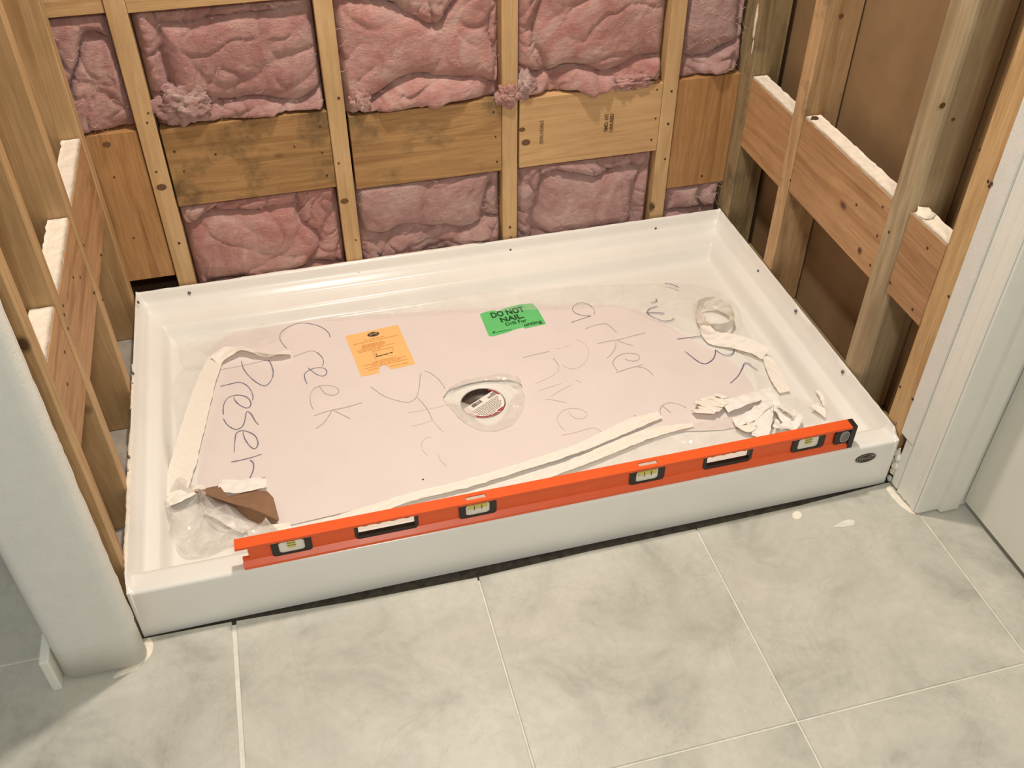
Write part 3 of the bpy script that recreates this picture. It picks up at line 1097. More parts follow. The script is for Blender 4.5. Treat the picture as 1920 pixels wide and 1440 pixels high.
# label disc, cut along a chord
lz = 0.0415
chA, chB = PZ(874, 764, lz), PZ(931, 728, lz)
cdir = (chB - chA).normalized()
cn = Vector((cdir.y, -cdir.x, 0))
ctr = Vector((DC.x, DC.y, lz))
pts = []
for k in range(72):
    a = 2 * math.pi * k / 72
    p = ctr + Vector((math.cos(a), math.sin(a), 0)) * 0.0485
    if (p - chA).dot(cn) < 0:
        p = p - cn * (p - chA).dot(cn)
    pts.append(p)
rp = [rel(p, drain) for p in pts]
lab = prism_obj('drain_label', [(p.x, p.y) for p in rp], rp[0].z - 0.001, rp[0].z, M_LABEL, drain)
tag(lab, 'round white product label with barcode, red rim')


def flat_polys(name, polys, z, mat, parent, thick=0.0002):
    bm = bmesh.new()
    for pl in polys:
        q = [rel((p[0], p[1], z), parent) for p in pl]
        try:
            vv = [bm.verts.new(p) for p in q]
            f = bm.faces.new(vv)
            if f.normal.z < 0:
                f.normal_update()
        except ValueError:
            pass
    bmesh.ops.recalc_face_normals(bm, faces=bm.faces)
    bm.normal_update()
    for f in bm.faces:
        if f.normal.z < 0:
            f.normal_flip()
    return bm_obj(name, bm, mat, parent)


def bars_local(o, ex, ey, rects):
    return [[o + ex * a + ey * c, o + ex * b + ey * c, o + ex * b + ey * d, o + ex * a + ey * d] for a, b, c, d in rects]


ex = cdir
ey = Vector((-ex.y, ex.x, 0))
if (ctr - chA).dot(ey) > 0:
    ey_in = ey
else:
    ey_in = -ey
lo = chA + Vector((0, 0, 0.0004))
LN = (chB - chA).length
rects = []
x = 0.12 * LN
while x < 0.42 * LN:
    wbar = rnd.choice((0.0008, 0.0012, 0.0020))
    rects.append((x, x + wbar, 0.003, 0.0125))
    x += wbar + rnd.choice((0.0007, 0.0012))
flat_polys('barcode', bars_local(lo, ex, ey_in, rects), lo.z, M_LABEL_BK, drain)
rects = []
for r_ in range(8):
    yy = 0.004 + r_ * 0.0014
    rects.append(((0.60 if r_ > 2 else 0.72) * LN, 0.92 * LN, yy, yy + 0.0008))
for r_ in range(10):
    yy = 0.020 + r_ * 0.0042
    d_ = yy + (lo - chA).length
    half = math.sqrt(max(0, 0.0440 ** 2 - ((lo + ex * LN * 0.5 + ey_in * yy) - ctr).dot(ey_in) ** 2))
    cxl = (ctr - lo).dot(ex)
    a, b = cxl - half * rnd.uniform(0.82, 0.95), cxl + half * rnd.uniform(0.8, 0.95)
    t_ = a
    if yy > 0.052:
        b = cxl + half * 0.1
    while t_ < b:
        wl = rnd.uniform(0.004, 0.010)
        rects.append((t_, min(b, t_ + wl), yy, yy + 0.0017))
        t_ += wl + 0.0012
flat_polys('label_text', bars_local(lo, ex, ey_in, rects), lo.z, M_LABEL_TX, drain)
cxl = (ctr - lo).dot(ex)
flat_polys('label_mark', bars_local(lo, ex, ey_in, [(cxl + 0.006, cxl + 0.026, 0.055, 0.0615)]), lo.z, M_RED, drain)
for a0, a1 in ((215, 305), (25, 62)):
    arcp = []
    for k in range(24):
        t0, t1 = math.radians(a0 + (a1 - a0) * k / 24), math.radians(a0 + (a1 - a0) * (k + 1) / 24)
        arcp.append([ctr + Vector((math.cos(t0), math.sin(t0), 0)) * 0.0440, ctr + Vector((math.cos(t0), math.sin(t0), 0)) * 0.0482,
                     ctr + Vector((math.cos(t1), math.sin(t1), 0)) * 0.0482, ctr + Vector((math.cos(t1), math.sin(t1), 0)) * 0.0440])
    flat_polys('red_rim', arcp, lz + 0.0005, M_RED, drain)

# screws along the flange
for u, v in ((355, 549), (672, 510), (957, 468), (1229, 428), (1341, 415)):
    p = PY(u, v, D - 0.0095)
    nail(pan, p, (0, -0.93, 0.35), 0.0042, M_STEEL, 'screw', 0.0022)
for u, v in ((1422, 508), (1492, 583), (1580, 697), (1678, 794)):
    nail(pan, PX(u, v, W - 0.0085), (-0.93, 0, 0.35), 0.0042, M_STEEL, 'screw', 0.0022)
for u, v in ((259, 567), (249, 700), (241, 857)):
    nail(pan, PX(u, v, 0.0085), (0.93, 0, 0.35), 0.0042, M_STEEL, 'screw', 0.0022)

# oval maker's badge on the front apron
bc = PY(1623, 858.5, 0.0)
bvs = []
nb = 36
for (h, k) in ((0.0, 1.0), (-0.0014, 1.0), (-0.0018, 0.93)):
    for i in range(nb):
        a = 2 * math.pi * i / nb
        bvs.append(rel((bc.x + 0.0235 * k * math.cos(a), h, bc.z + 0.0125 * k * math.sin(a))))
bf = [tuple(2 * nb + i for i in range(nb))]
for q in (0, 1):
    for i in range(nb):
        j = (i + 1) % nb
        bf.append((q * nb + i, q * nb + j, (q + 1) * nb + j, (q + 1) * nb + i))
badge = mesh_obj('maker_badge', bvs, bf, M_DARKMETAL, pan)
tag(badge, 'small dark oval badge with silver script on the front apron')


def script_squiggle(center, ex, ey, wd, ht, seed, line=0.0012, nrm=Vector((0, 0, 1))):
    """looped handwriting mark: a few cursive loops on a line"""
    pts = []
    n = 60
    for i in range(n + 1):
        t = i / n
        x = -0.5 + t
        env = 0.55 + 0.45 * math.sin(t * 9 + seed)
        pts.append(center + ex * (x * wd + 0.05 * wd * math.sin(t * 38)) + ey * (ht * 0.5 * env * math.sin(t * 38 + 1.2)))
    vs, fs = [], []
    for i, p in enumerate(pts):
        d = (pts[min(i + 1, n)] - pts[max(i - 1, 0)]).normalized()
        s = d.cross(nrm).normalized() * line * 0.5
        vs += [p + s, p - s]
        if i:
            fs.append((2 * i - 2, 2 * i - 1, 2 * i + 1, 2 * i))
    return vs, fs


v_, f_ = script_squiggle(Vector((bc.x, -0.0022, bc.z)), Vector((0.98, 0, 0.12)), Vector((0, 0, 1)), 0.034, 0.011, 0.4, 0.0016, Vector((0, -1, 0)))
mesh_obj('badge_script', [rel(p, badge) for p in v_], f_, M_SILVER, badge)
v_, f_ = [], []
for i in range(nb + 1):
    a = 2 * math.pi * i / nb
    for k in (0.86, 0.93):
        v_.append(rel((bc.x + 0.0235 * k * math.cos(a), -0.0021, bc.z + 0.0125 * k * math.sin(a)), badge))
    if i:
        f_.append((2 * i - 2, 2 * i - 1, 2 * i + 1, 2 * i))
mesh_obj('badge_rim', v_, f_, M_SILVER, badge)

# dried plaster along the left flange and rear flange
def crust(name, parent, path, r, seed, mat):
    vs, fs = [], []
    P = catmull(path, 10)
    n = 6
    for i, p in enumerate(P):
        d = (P[min(i + 1, len(P) - 1)] - P[max(i - 1, 0)]).normalized()
        s = d.cross(Vector((0, 0, 1))).normalized()
        for k in range(n):
            a = 2 * math.pi * k / n
            rr = r * (0.7 + 0.9 * abs(noise.noise(Vector((seed, i * 0.45, k * 0.9)))))
            vs.append(rel(p + s * math.cos(a) * rr + Vector((0, 0, 1)) * math.sin(a) * rr * 0.6, parent))
    for i in range(len(P) - 1):
        for k in range(n):
            l = (k + 1) % n
            fs.append((i * n + k, i * n + l, (i + 1) * n + l, (i + 1) * n + k))
    return mesh_obj(name, vs, fs, mat, parent)


crust('plaster_crust', pan, [(0.002, 0.02, 0.126), (0.0, 0.10, 0.138), (0.001, 0.20, 0.138), (0.0, 0.31, 0.139), (0.0025, 0.42, 0.138)], 0.0042, 1, M_PLASTER)
crust('plaster_crust', pan, [(0.0, 0.48, 0.138), (0.001, 0.56, 0.138), (0.0, 0.63, 0.138)], 0.0030, 6, M_PLASTER)
crust('plaster_crust', pan, [(0.25, D + 0.0005, 0.137), (0.5, D + 0.001, 0.137), (0.7, D, 0.138), (0.86, D + 0.001, 0.138)], 0.0030, 9, M_PLASTER)
smear('adhesive_stain', [(1590, 712), (1612, 728), (1640, 752), (1650, 764), (1640, 764), (1615, 745), (1596, 728)], simple('adhesive', srgb(176, 168, 150), 0.8, 0.2, 60), pan, z=0.100, h=0.0015)

# ================================================================== PROTECTIVE SHEET
ZS = 0.0500
sheet_px = [(392, 655), (440, 622), (535, 604), (620, 596), (700, 590), (800, 584), (900, 579), (1060, 573), (1180, 577), (1275, 625), (1375, 680), (1418, 745), (1385, 800),
            (1235, 812), (1100, 846), (1000, 872), (850, 912), (700, 948), (540, 985), (470, 1000), (395, 985), (372, 900), (384, 800), (390, 720)]
hole_px = [(830, 746), (843, 730), (878, 718), (915, 712), (950, 712), (976, 718), (977, 734), (962, 746), (956, 768), (945, 786), (925, 796), (895, 797), (868, 782), (848, 766)]


def cdt_sheet(outer, hole, res, seed=0):
    """triangulated sheet from an outline in the plane; returns 2d verts, faces, distance-to-edge"""
    pts = [Vector((p.x, p.y)) for p in outer]
    n0 = len(pts)
    edges = [(i, (i + 1) % n0) for i in range(n0)]
    faces_in = [list(range(n0))]
    hp = []
    if hole:
        h0 = len(pts)
        hp = [Vector((p.x, p.y)) for p in hole]
        pts += hp
        m_ = len(hp)
        edges += [(h0 + i, h0 + (i + 1) % m_) for i in range(m_)]
    x0, x1 = min(p.x for p in pts), max(p.x for p in pts)
    y0, y1 = min(p.y for p in pts), max(p.y for p in pts)
    rr = random.Random(seed)

    def inside(p, poly):
        c = False
        k = len(poly)
        for i in range(k):
            a, b = poly[i], poly[(i + 1) % k]
            if (a.y > p.y) != (b.y > p.y) and p.x < (b.x - a.x) * (p.y - a.y) / (b.y - a.y) + a.x:
                c = not c
        return c

    op = pts[:n0]

    def dist(p):
        d = 9.0
        for poly in (op, hp):
            k = len(poly)
            for i in range(k):
                a, b = poly[i], poly[(i + 1) % k]
                ab = b - a
                t = max(0, min(1, (p - a).dot(ab) / max(1e-12, ab.length_squared)))
                d = min(d, (p - a - ab * t).length)
        return d

    y = y0 + res / 2
    k = 0
    while y < y1:
        x = x0 + res / 2 + (res / 2 if k % 2 else 0)
        while x < x1:
            p = Vector((x + rr.uniform(-0.2, 0.2) * res, y + rr.uniform(-0.2, 0.2) * res))
            if inside(p, op) and not (hp and inside(p, hp)) and dist(p) > res * 0.4:
                pts.append(p)
            x += res
        y += res * 0.87
        k += 1
    V, E_, F, *_ = geometry.delaunay_2d_cdt(pts, edges, [], 0, 1e-7)
    out = []
    for f in F:
        c = sum((V[i] for i in f), Vector((0, 0))) / len(f)
        if inside(c, op) and not (hp and inside(c, hp)):
            g = list(f)
            a, b, c_ = V[g[0]], V[g[1]], V[g[2]]
            if (b - a).cross(c_ - a) < 0:
                g.reverse()
            out.append(tuple(g))
    return V, out, [dist(v) for v in V]


def rough_outline(pxs, z, k=4, amp=0.002, seed=0, smooth=True):
    P = [PZ(u, v, z) for u, v in pxs]
    P.append(P[0])
    if smooth:
        Q = catmull(P, k)[:-1]
    else:
        Q = []
        for a, b in zip(P, P[1:]):
            for i in range(k):
                Q.append(a.lerp(b, i / k))
    return [p + Vector((amp * noise.noise(p * 45 + Vector((seed, 0, 0))), amp * noise.noise(p * 45 + Vector((0, seed, 5))), 0)) for p in Q]


def film_obj(name, pxs, z, mat, res, amp, seed, parent=None, thick=0.0, hole=None, freq=14, lift=0.0, zf=None, k=4, edge_amp=0.002, smooth=False, outline_smooth=True):
    O = rough_outline(pxs, z, k, edge_amp, seed, outline_smooth)
    Hh = rough_outline(hole, z, 4, 0.001, seed) if hole else None
    V, F, dst = cdt_sheet(O, Hh, res, seed)
    c = sum((Vector((v.x, v.y, 0)) for v in V), Vector()) / len(V)
    c.z = z
    vs = []
    for v, d in zip(V, dst):
        p = Vector((v.x * freq, v.y * freq, seed * 1.7))
        rg = 1 - min(1, abs(noise.noise(p + noise.noise_vector(p * 0.8) * 0.5)) * 2.6)
        h = amp * (rg ** 2 * 0.8 + 0.35 * (noise.noise(p * 2.3) + 0.5)) * (0.3 + 0.7 * min(1, d / 0.012)) + lift
        if zf:
            h += zf(v.x, v.y)
        vs.append(Vector((v.x - c.x, v.y - c.y, max(0.0, h))))
    if thick > 0:
        m_ = len(vs)
        cnt = {}
        for f in F:
            for i in range(len(f)):
                a, b = f[i], f[(i + 1) % len(f)]
                cnt[(a, b)] = 1
        bot = [v - Vector((0, 0, thick)) for v in vs]
        F2 = [tuple(reversed([i + m_ for i in f])) for f in F]
        side = [(b, a, a + m_, b + m_) for (a, b) in cnt if (b, a) not in cnt]
        vs = vs + bot
        F = list(F) + F2 + side
    return mesh_obj(name, vs, F, mat, parent, smooth, loc=(c if parent is None else rel(c, parent)))


sheet = film_obj('protective_sheet', sheet_px, ZS, M_SHEET, 0.05, 0.0, 3, thick=0.0012, hole=hole_px, edge_amp=0.0012)
tag(sheet, 'white protective sheet with handwriting covering the floor of the shower base', 'sheet')
ZI = ZS + 0.0006


def stroke_obj(name, strokes, width, mat, parent, z=ZI, label=None):
    for n_, st in enumerate(strokes):
        vs, fs = [], []
        P = catmull([PZ(u, v, z + 0.00004 * n_) for u, v in st], 7)
        for i, p in enumerate(P):
            d = P[min(i + 1, len(P) - 1)] - P[max(i - 1, 0)]
            d.normalize()
            s = Vector((-d.y, d.x, 0)) * width * 0.5 * (0.75 + 0.35 * noise.noise(p * 70)) * (0.5 if i in (0, len(P) - 1) else 1)
            vs += [rel(p + s, parent), rel(p - s, parent)]
            if i:
                k = len(vs)
                fs.append((k - 4, k - 3, k - 1, k - 2))
        ob = mesh_obj(name, vs, fs, mat, parent)
        if label:
            ob['label'] = label


def cv(ox, oy, s, *sts):
    return [[(ox + x / s, oy + y / s) for x, y in st] for st in sts]


A1 = cv(240, 520, 4.5,
        [(955, 705), (980, 780), (1050, 860), (1145, 915), (1200, 880), (1225, 810), (1210, 740), (1185, 697)],
        [(778, 920), (860, 900), (940, 885), (1000, 910), (1040, 960), (1055, 1010), (1050, 1038)],
        [(893, 1010), (905, 1042), (950, 1082), (1005, 1102), (1035, 1080), (1030, 1040), (990, 1005), (920, 993), (850, 1012), (815, 1055), (803, 1110), (806, 1158)],
        [(803, 1190), (840, 1245), (905, 1282), (960, 1262), (985, 1210), (995, 1150), (1010, 1132), (1040, 1155), (1075, 1215), (1102, 1243)])
A1 += cv(240, 800, 4.5,
         [(970, 40), (985, 100), (1030, 165), (1072, 185), (1097, 140), (1075, 80), (1020, 45), (960, 33), (915, 55), (903, 110), (895, 220)],
         [(870, 298), (950, 282), (1040, 260), (1132, 230)], [(1030, 280), (1058, 310), (1055, 370), (1025, 440)], [(1120, 438), (1160, 425)])
stroke_obj('handwriting', A1, 0.0034, M_INK, sheet, label='handwritten word Preserve in ballpoint')
stroke_obj('handwriting', cv(240, 520, 4.5, [(770, 780), (960, 745), (1180, 695)]), 0.0022, M_INK_M, sheet)
A2 = cv(500, 580, 5.54,
        [(660, 290), (640, 240), (560, 180), (430, 145), (330, 145), (230, 180), (160, 230), (135, 290), (160, 350), (210, 405)],
        [(520, 445), (570, 490), (590, 540), (580, 590)],
        [(430, 605), (470, 640), (530, 680), (585, 692), (622, 665), (615, 625), (570, 605), (490, 612), (420, 645), (393, 680), (400, 730), (420, 775)])
stroke_obj('handwriting', A2, 0.0028, M_INK, sheet, label='handwritten word Creek in ballpoint')
A2b = cv(500, 580, 5.54, [(270, 495), (360, 460), (460, 430), (520, 445)],
         [(540, 795), (570, 830), (605, 875)], [(605, 870), (650, 888), (700, 890), (748, 860), (735, 820), (680, 795), (600, 790), (520, 805), (470, 850), (452, 910), (460, 985), (485, 1040)],
         [(485, 1108), (640, 1055), (830, 1015), (995, 968)], [(505, 1242), (580, 1190), (630, 1130), (680, 1048)], [(690, 1045), (770, 1085), (870, 1135)])
stroke_obj('handwriting', A2b, 0.0024, M_INK_M, sheet)
A3 = [[(694, 724), (716, 740), (738, 749), (760, 754), (772, 752), (781, 744), (786, 726), (788, 705), (791, 699)], [(796, 695), (808, 700), (822, 711), (832, 724), (834, 729)]]
A3 += cv(760, 580, 4.8, [(105, 790), (170, 860), (220, 940), (245, 1000)])
stroke_obj('handwriting', A3, 0.0022, M_INK_M, sheet)
A3b = cv(760, 580, 4.8, [(20, 930), (120, 915), (280, 882), (380, 858)], [(50, 1052), (150, 1030), (245, 1000)], [(245, 1000), (300, 1060), (345, 1105)],
         [(235, 1150), (180, 1160), (145, 1215), (160, 1270), (200, 1310)], [(290, 1300), (320, 1360), (370, 1410)])
stroke_obj('handwriting', A3b, 0.0019, M_INK_L, sheet)
A4 = cv(1000, 520, 6, [(640, 432), (560, 428), (480, 405), (443, 365), (460, 315), (530, 285), (610, 300), (670, 340)], [(425, 508), (520, 475), (650, 432)])
stroke_obj('handwriting', A4, 0.0028, M_INK, sheet)
A4b = cv(1000, 520, 6, [(670, 340), (690, 385), (680, 420)], [(580, 582), (650, 552), (720, 532), (810, 522), (870, 555), (940, 625)],
         [(715, 745), (850, 718), (1000, 690), (1130, 655), (1265, 622)], [(830, 908), (890, 850), (925, 780), (930, 715)], [(945, 708), (1040, 745), (1130, 770)],
         [(1030, 915), (1075, 935), (1150, 940), (1195, 910), (1185, 875), (1120, 855), (1040, 855), (960, 880), (905, 930), (900, 980), (950, 1055)],
         [(930, 1072), (1060, 1028), (1235, 980)], [(1170, 1005), (1250, 1020), (1310, 1060), (1350, 1105)])
stroke_obj('handwriting', A4b, 0.0024, M_INK_M, sheet, label='handwritten word Parker in ballpoint')
A5 = cv(1000, 520, 6, [(-120, 905), (0, 872), (100, 850), (180, 830)], [(255, 805), (290, 798)], [(220, 910), (260, 950), (290, 1000)])
stroke_obj('handwriting', A5, 0.0022, M_INK_M, sheet)
A5b = cv(1000, 520, 6, [(330, 785), (430, 760)], [(480, 700), (560, 730), (615, 800), (620, 880), (570, 970), (480, 1022), (400, 1025), (330, 985)],
         [(290, 1000), (270, 1060), (180, 1125), (80, 1170), (20, 1195)], [(50, 1280), (180, 1235), (320, 1190)], [(470, 1155), (510, 1165), (540, 1185)],
         [(190, 1345), (290, 1280), (430, 1205)], [(135, 1370), (220, 1378), (380, 1410)])
A5b += cv(960, 680, 5.333, [(565, 480), (610, 540), (680, 562), (740, 540), (745, 500), (690, 465), (600, 455), (510, 480), (455, 540), (470, 610), (530, 680)],
          [(490, 725), (640, 695), (800, 650), (880, 680), (930, 750)])
stroke_obj('handwriting', A5b, 0.0019, M_INK_L, sheet, label='faint handwritten word River')
A6 = cv(960, 680, 5.333, [(1210, 520), (1290, 560), (1390, 610)], [(1340, 520), (1400, 520), (1490, 560)], [(1490, 520), (1480, 490), (1500, 430), (1580, 400), (1680, 420), (1750, 455)], [(1500, 430), (1540, 460), (1590, 500)])
stroke_obj('handwriting', A6, 0.0021, M_INK_M, sheet)
A7 = cv(1000, 520, 6, [(1320, 285), (1390, 265), (1375, 240)], [(1400, 325), (1320, 345), (1285, 380), (1310, 425), (1400, 470), (1480, 490), (1560, 478), (1580, 458)], [(1260, 398), (1350, 395), (1475, 402)])
A7 += cv(1260, 500, 4.235, [(40, 575), (140, 562), (240, 548)], [(105, 673), (170, 725), (220, 760), (270, 770), (320, 740), (342, 700), (345, 660)], [(345, 660), (400, 695), (450, 702), (485, 685), (497, 645)],
         [(462, 927), (530, 860), (575, 765)], [(575, 765), (605, 768), (640, 795), (680, 820)])
stroke_obj('handwriting', A7, 0.0030, M_INK_B, sheet, label='handwritten numbers and letters in blue ballpoint')
stroke_obj('ink_dot', [[(791.5, 899.2), (793, 899), (794.8, 898.6)]], 0.0042, M_BLACK, sheet)


# stickers
def quad_frame(px4, z):
    tl, tr, br, bl = [PZ(u, v, z) for u, v in px4]
    return tl, tr, br, bl


def bil(q, a, b):
    tl, tr, br, bl = q
    return tl.lerp(tr, a).lerp(bl.lerp(br, a), b)


oq = quad_frame([(647, 630), (746, 609), (779, 682), (677, 706)], ZI)
outl = [(0, 0), (0.5, 0.0), (1, 0), (1, 0.5), (1, 1), (0.72, 1.0), (0.56, 1.0), (0.49, 0.88), (0.43, 0.84), (0.36, 0.92), (0.32, 1.02), (0, 1), (0, 0.5)]
pv = [rel(bil(oq, a, b), sheet) for a, b in outl]
ost = prism_obj('orange_sticker', [(p.x, p.y) for p in pv], pv[0].z - 0.0004, pv[0].z, M_ORANGE_ST, sheet)
tag(ost, 'orange instruction sticker with a torn lower edge')
zt = ZI + 0.0005


def lift(p, z):
    return Vector((p.x, p.y, z))


pol = []
for (b0, a0, a1) in ((0.20, 0.30, 0.66), (0.245, 0.08, 0.92), (0.31, 0.22, 0.62), (0.335, 0.22, 0.64), (0.36, 0.2, 0.64), (0.385, 0.2, 0.6), (0.42, 0.1, 0.80), (0.455, 0.12, 0.55),
                     (0.74, 0.28, 0.72), (0.775, 0.1, 0.9), (0.81, 0.24, 0.8), (0.85, 0.12, 0.9), (0.90, 0.16, 0.36), (0.93, 0.55, 0.9)):
    a = a0
    while a < a1:
        wl = rnd.uniform(0.03, 0.09)
        pol.append([lift(bil(oq, x, y), zt) for x, y in ((a, b0), (min(a1, a + wl), b0), (min(a1, a + wl), b0 + 0.012), (a, b0 + 0.012))])
        a += wl + 0.012
# boxed drawing
for (a, b, c, d) in ((0.36, 0.37, 0.50, 0.70), (0.72, 0.73, 0.50, 0.60), (0.36, 0.73, 0.50, 0.51)):
    pol.append([lift(bil(oq, x, y), zt) for x, y in ((a, c), (b, c), (b, d), (a, d))])
flat_polys('sticker_text', pol, zt, M_ORANGE_TX, ost)
flat_polys('sticker_drawing', [[lift(bil(oq, x, y), zt) for x, y in q] for q in (
    [(0.38, 0.635), (0.62, 0.625), (0.62, 0.642), (0.38, 0.652)], [(0.64, 0.62), (0.70, 0.612), (0.70, 0.632), (0.64, 0.638)], [(0.40, 0.56), (0.412, 0.56), (0.412, 0.64), (0.40, 0.64)])], zt, M_LABEL_BK, ost)
oc = bil(oq, 0.50, 0.105)
eu = (oq[1] - oq[0]).normalized()
ev = (oq[0] - oq[3]).normalized()
ell = [[oc + eu * (0.0145 * math.cos(t)) + ev * (0.0088 * math.sin(t)) for t in [2 * math.pi * k / 28 for k in range(28)]]]
flat_polys('sticker_logo', ell, zt, M_LABEL_BK, ost)
v_, f_ = script_squiggle(lift(oc, zt + 0.0003), eu, ev, 0.020, 0.008, 0.4, 0.0015)
mesh_obj('logo_script', [rel(p, ost) for p in v_], f_, M_ORANGE_ST, ost)

gq = quad_frame([(899, 588), (1001, 567), (1024, 607), (917, 631)], ZI)
outl = [(0.03, 0.0), (0.25, -0.03), (0.33, 0.06), (0.48, -0.02), (0.75, -0.04), (0.97, 0.03), (1.0, 0.3), (1, 1.0), (0.63, 1.0), (0.60, 0.93), (0.45, 0.95), (0.30, 1.0), (0.05, 1.02), (0, 0.97), (0, 0.5), (0, 0.06)]
pv = [rel(bil(gq, a, b), sheet) for a, b in outl]
gst = prism_obj('green_sticker', [(p.x, p.y) for p in pv], pv[0].z - 0.0004, pv[0].z, M_GREEN_ST, sheet)
tag(gst, 'torn green warning sticker reading DO NOT NAIL')
gu = (gq[1] - gq[0]).normalized()
gv = Vector((-gu.y, gu.x, 0))
GW = (gq[1] - gq[0]).length


def gtext(body, a, b, size, width, bold, clip=None, align='CENTER'):
    o = lift(bil(gq, a, b), zt)
    return text_obj('sticker_text', body, size, M_GREEN_TX, frame(o, gu, gv, (0, 0, 1)), gst, bold=bold, width=width, clip=clip)


gtext('DO NOT', 0.47, 0.20, 0.030, GW * 0.60, 0.0010)
gtext('NAIL.', 0.50, 0.47, 0.026, GW * 0.42, 0.0010)
gtext('Drill For', 0.53, 0.68, 0.018, GW * 0.38, 0.0004)
gtext('Screw', 0.24, 0.93, 0.018, GW * 0.34, 0.0006, clip=((0, 0.001, 0), (0, 1, 0)))
gtext('unting', 0.79, 0.86, 0.018, GW * 0.32, 0.0004)

# ================================================================== PLASTIC FILM, TAPE, CARDBOARD in the base
ZF = ZS + 0.0016
f1 = film_obj('plastic_film', [(330, 642), (342, 627), (400, 618), (500, 596), (620, 562), (700, 552), (820, 549), (900, 546), (1000, 540), (1100, 534), (1200, 530), (1280, 530), (1350, 545), (1390, 588),
                               (1378, 640), (1330, 640), (1280, 628), (1200, 590), (1150, 575), (1060, 580), (900, 585), (700, 598), (560, 606), (520, 640), (440, 660), (380, 690), (346, 690)], ZF, M_FILM, 0.009, 0.007, 5, freq=9, smooth=True)
tag(f1, 'clear wrinkled plastic film along the rear edge of the white sheet', 'plastic film')
f2 = film_obj('plastic_film', [(345, 690), (385, 688), (380, 760), (360, 830), (340, 860), (330, 790), (322, 730), (330, 705)], ZF, M_FILM, 0.008, 0.007, 8, freq=11, smooth=True)
tag(f2, 'flap of clear plastic film left of the long tape strip', 'plastic film')
f3 = film_obj('plastic_film', [(1390, 600), (1415, 640), (1450, 690), (1480, 735), (1520, 752), (1552, 750), (1560, 775), (1545, 790), (1480, 802), (1400, 822), (1300, 842), (1180, 868), (1060, 890), (960, 912), (1000, 890), (1160, 838), (1300, 795), (1400, 770), (1420, 730), (1405, 680), (1375, 640)], ZF, M_FILM, 0.008, 0.010, 12, freq=13)
tag(f3, 'crumpled clear plastic film behind the spirit level', 'plastic film')
f4 = film_obj('plastic_film', [(300, 958), (318, 925), (345, 905), (380, 915), (420, 945), (470, 975), (520, 985), (545, 1000), (500, 1012), (440, 1022), (405, 1036), (370, 1046), (345, 1042), (325, 1015), (303, 1000)], ZF, M_FILM2, 0.0055, 0.030, 17, freq=17)
tag(f4, 'crumpled heap of clear plastic film beside the brown cardboard', 'plastic film')
f5 = film_obj('plastic_film', [(829, 747), (848, 752), (870, 756), (886, 764), (895, 784), (915, 792), (935, 786), (948, 768), (956, 748), (975, 730), (984, 742), (980, 770), (965, 792), (940, 806), (905, 808), (872, 794), (848, 770)], ZF, M_FILM2, 0.005, 0.010, 21, freq=20, smooth=True)
tag(f5, 'torn plastic film around the drain hole', 'plastic film')
f6 = film_obj('plastic_film', [(829, 745), (845, 724), (880, 710), (915, 704), (948, 700), (972, 706), (978, 720), (974, 728), (950, 716), (920, 714), (880, 720), (846, 734)], ZF, M_FILM2, 0.005, 0.007, 23, freq=20, smooth=True)
tag(f6, 'thin folded lip of plastic film behind the drain hole', 'plastic film')


def tape_obj(name, pts, width, mat, label, tilt=None, widths=None, seed=0, wob=0.0015, n=10, cross=4, cat='tape'):
    """paper strip: centre line in 3d, rolled about its own direction by tilt (degrees, per point)"""
    P = catmull(pts, n)
    m_ = len(pts)
    L = len(P)

    def at(arr, i):
        if arr is None:
            return None
        t = i / (L - 1) * (m_ - 1)
        k = min(int(t), m_ - 2)
        return arr[k] + (arr[k + 1] - arr[k]) * (t - k)

    vs, fs = [], []
    base = P[0].copy()
    base.z = min(p.z for p in P)
    for i, p in enumerate(P):
        d = (P[min(i + 1, L - 1)] - P[max(i - 1, 0)]).normalized()
        s = Vector((0, 0, 1)).cross(d)
        s = s.normalized() if s.length > 1e-4 else Vector((1, 0, 0))
        a = math.radians(at(tilt, i) if tilt else 0)
        s = (Matrix.Rotation(a, 3, d) @ s)
        nn = d.cross(s).normalized()
        wd = width * (at(widths, i) if widths else 1)
        for k in range(cross + 1):
            t = k / cross - 0.5
            q = p + s * wd * t + nn * (wob * noise.noise(p * 60 + Vector((seed, k * 0.7, 0))) + 0.0)
            q += s * (0.0016 * noise.noise(p * 110 + Vector((seed + 4, k, 0))) if k in (0, cross) else 0)
            q.z = max(q.z, ZS + 0.0022)
            vs.append(q - base)
    c = cross + 1
    for i in range(L - 1):
        for k in range(cross):
            fs.append((i * c + k, i * c + k + 1, (i + 1) * c + k + 1, (i + 1) * c + k))
    ob = mesh_obj(name, vs, fs, mat, None, False, loc=base)
    so = ob.modifiers.new('paper', 'SOLIDIFY')
    so.thickness = 0.0005
    so.offset = 1
    return tag(ob, label, cat)


zT = ZS + 0.004


def q(u, v, h=0.0):
    return PZ(u, v, zT + h)


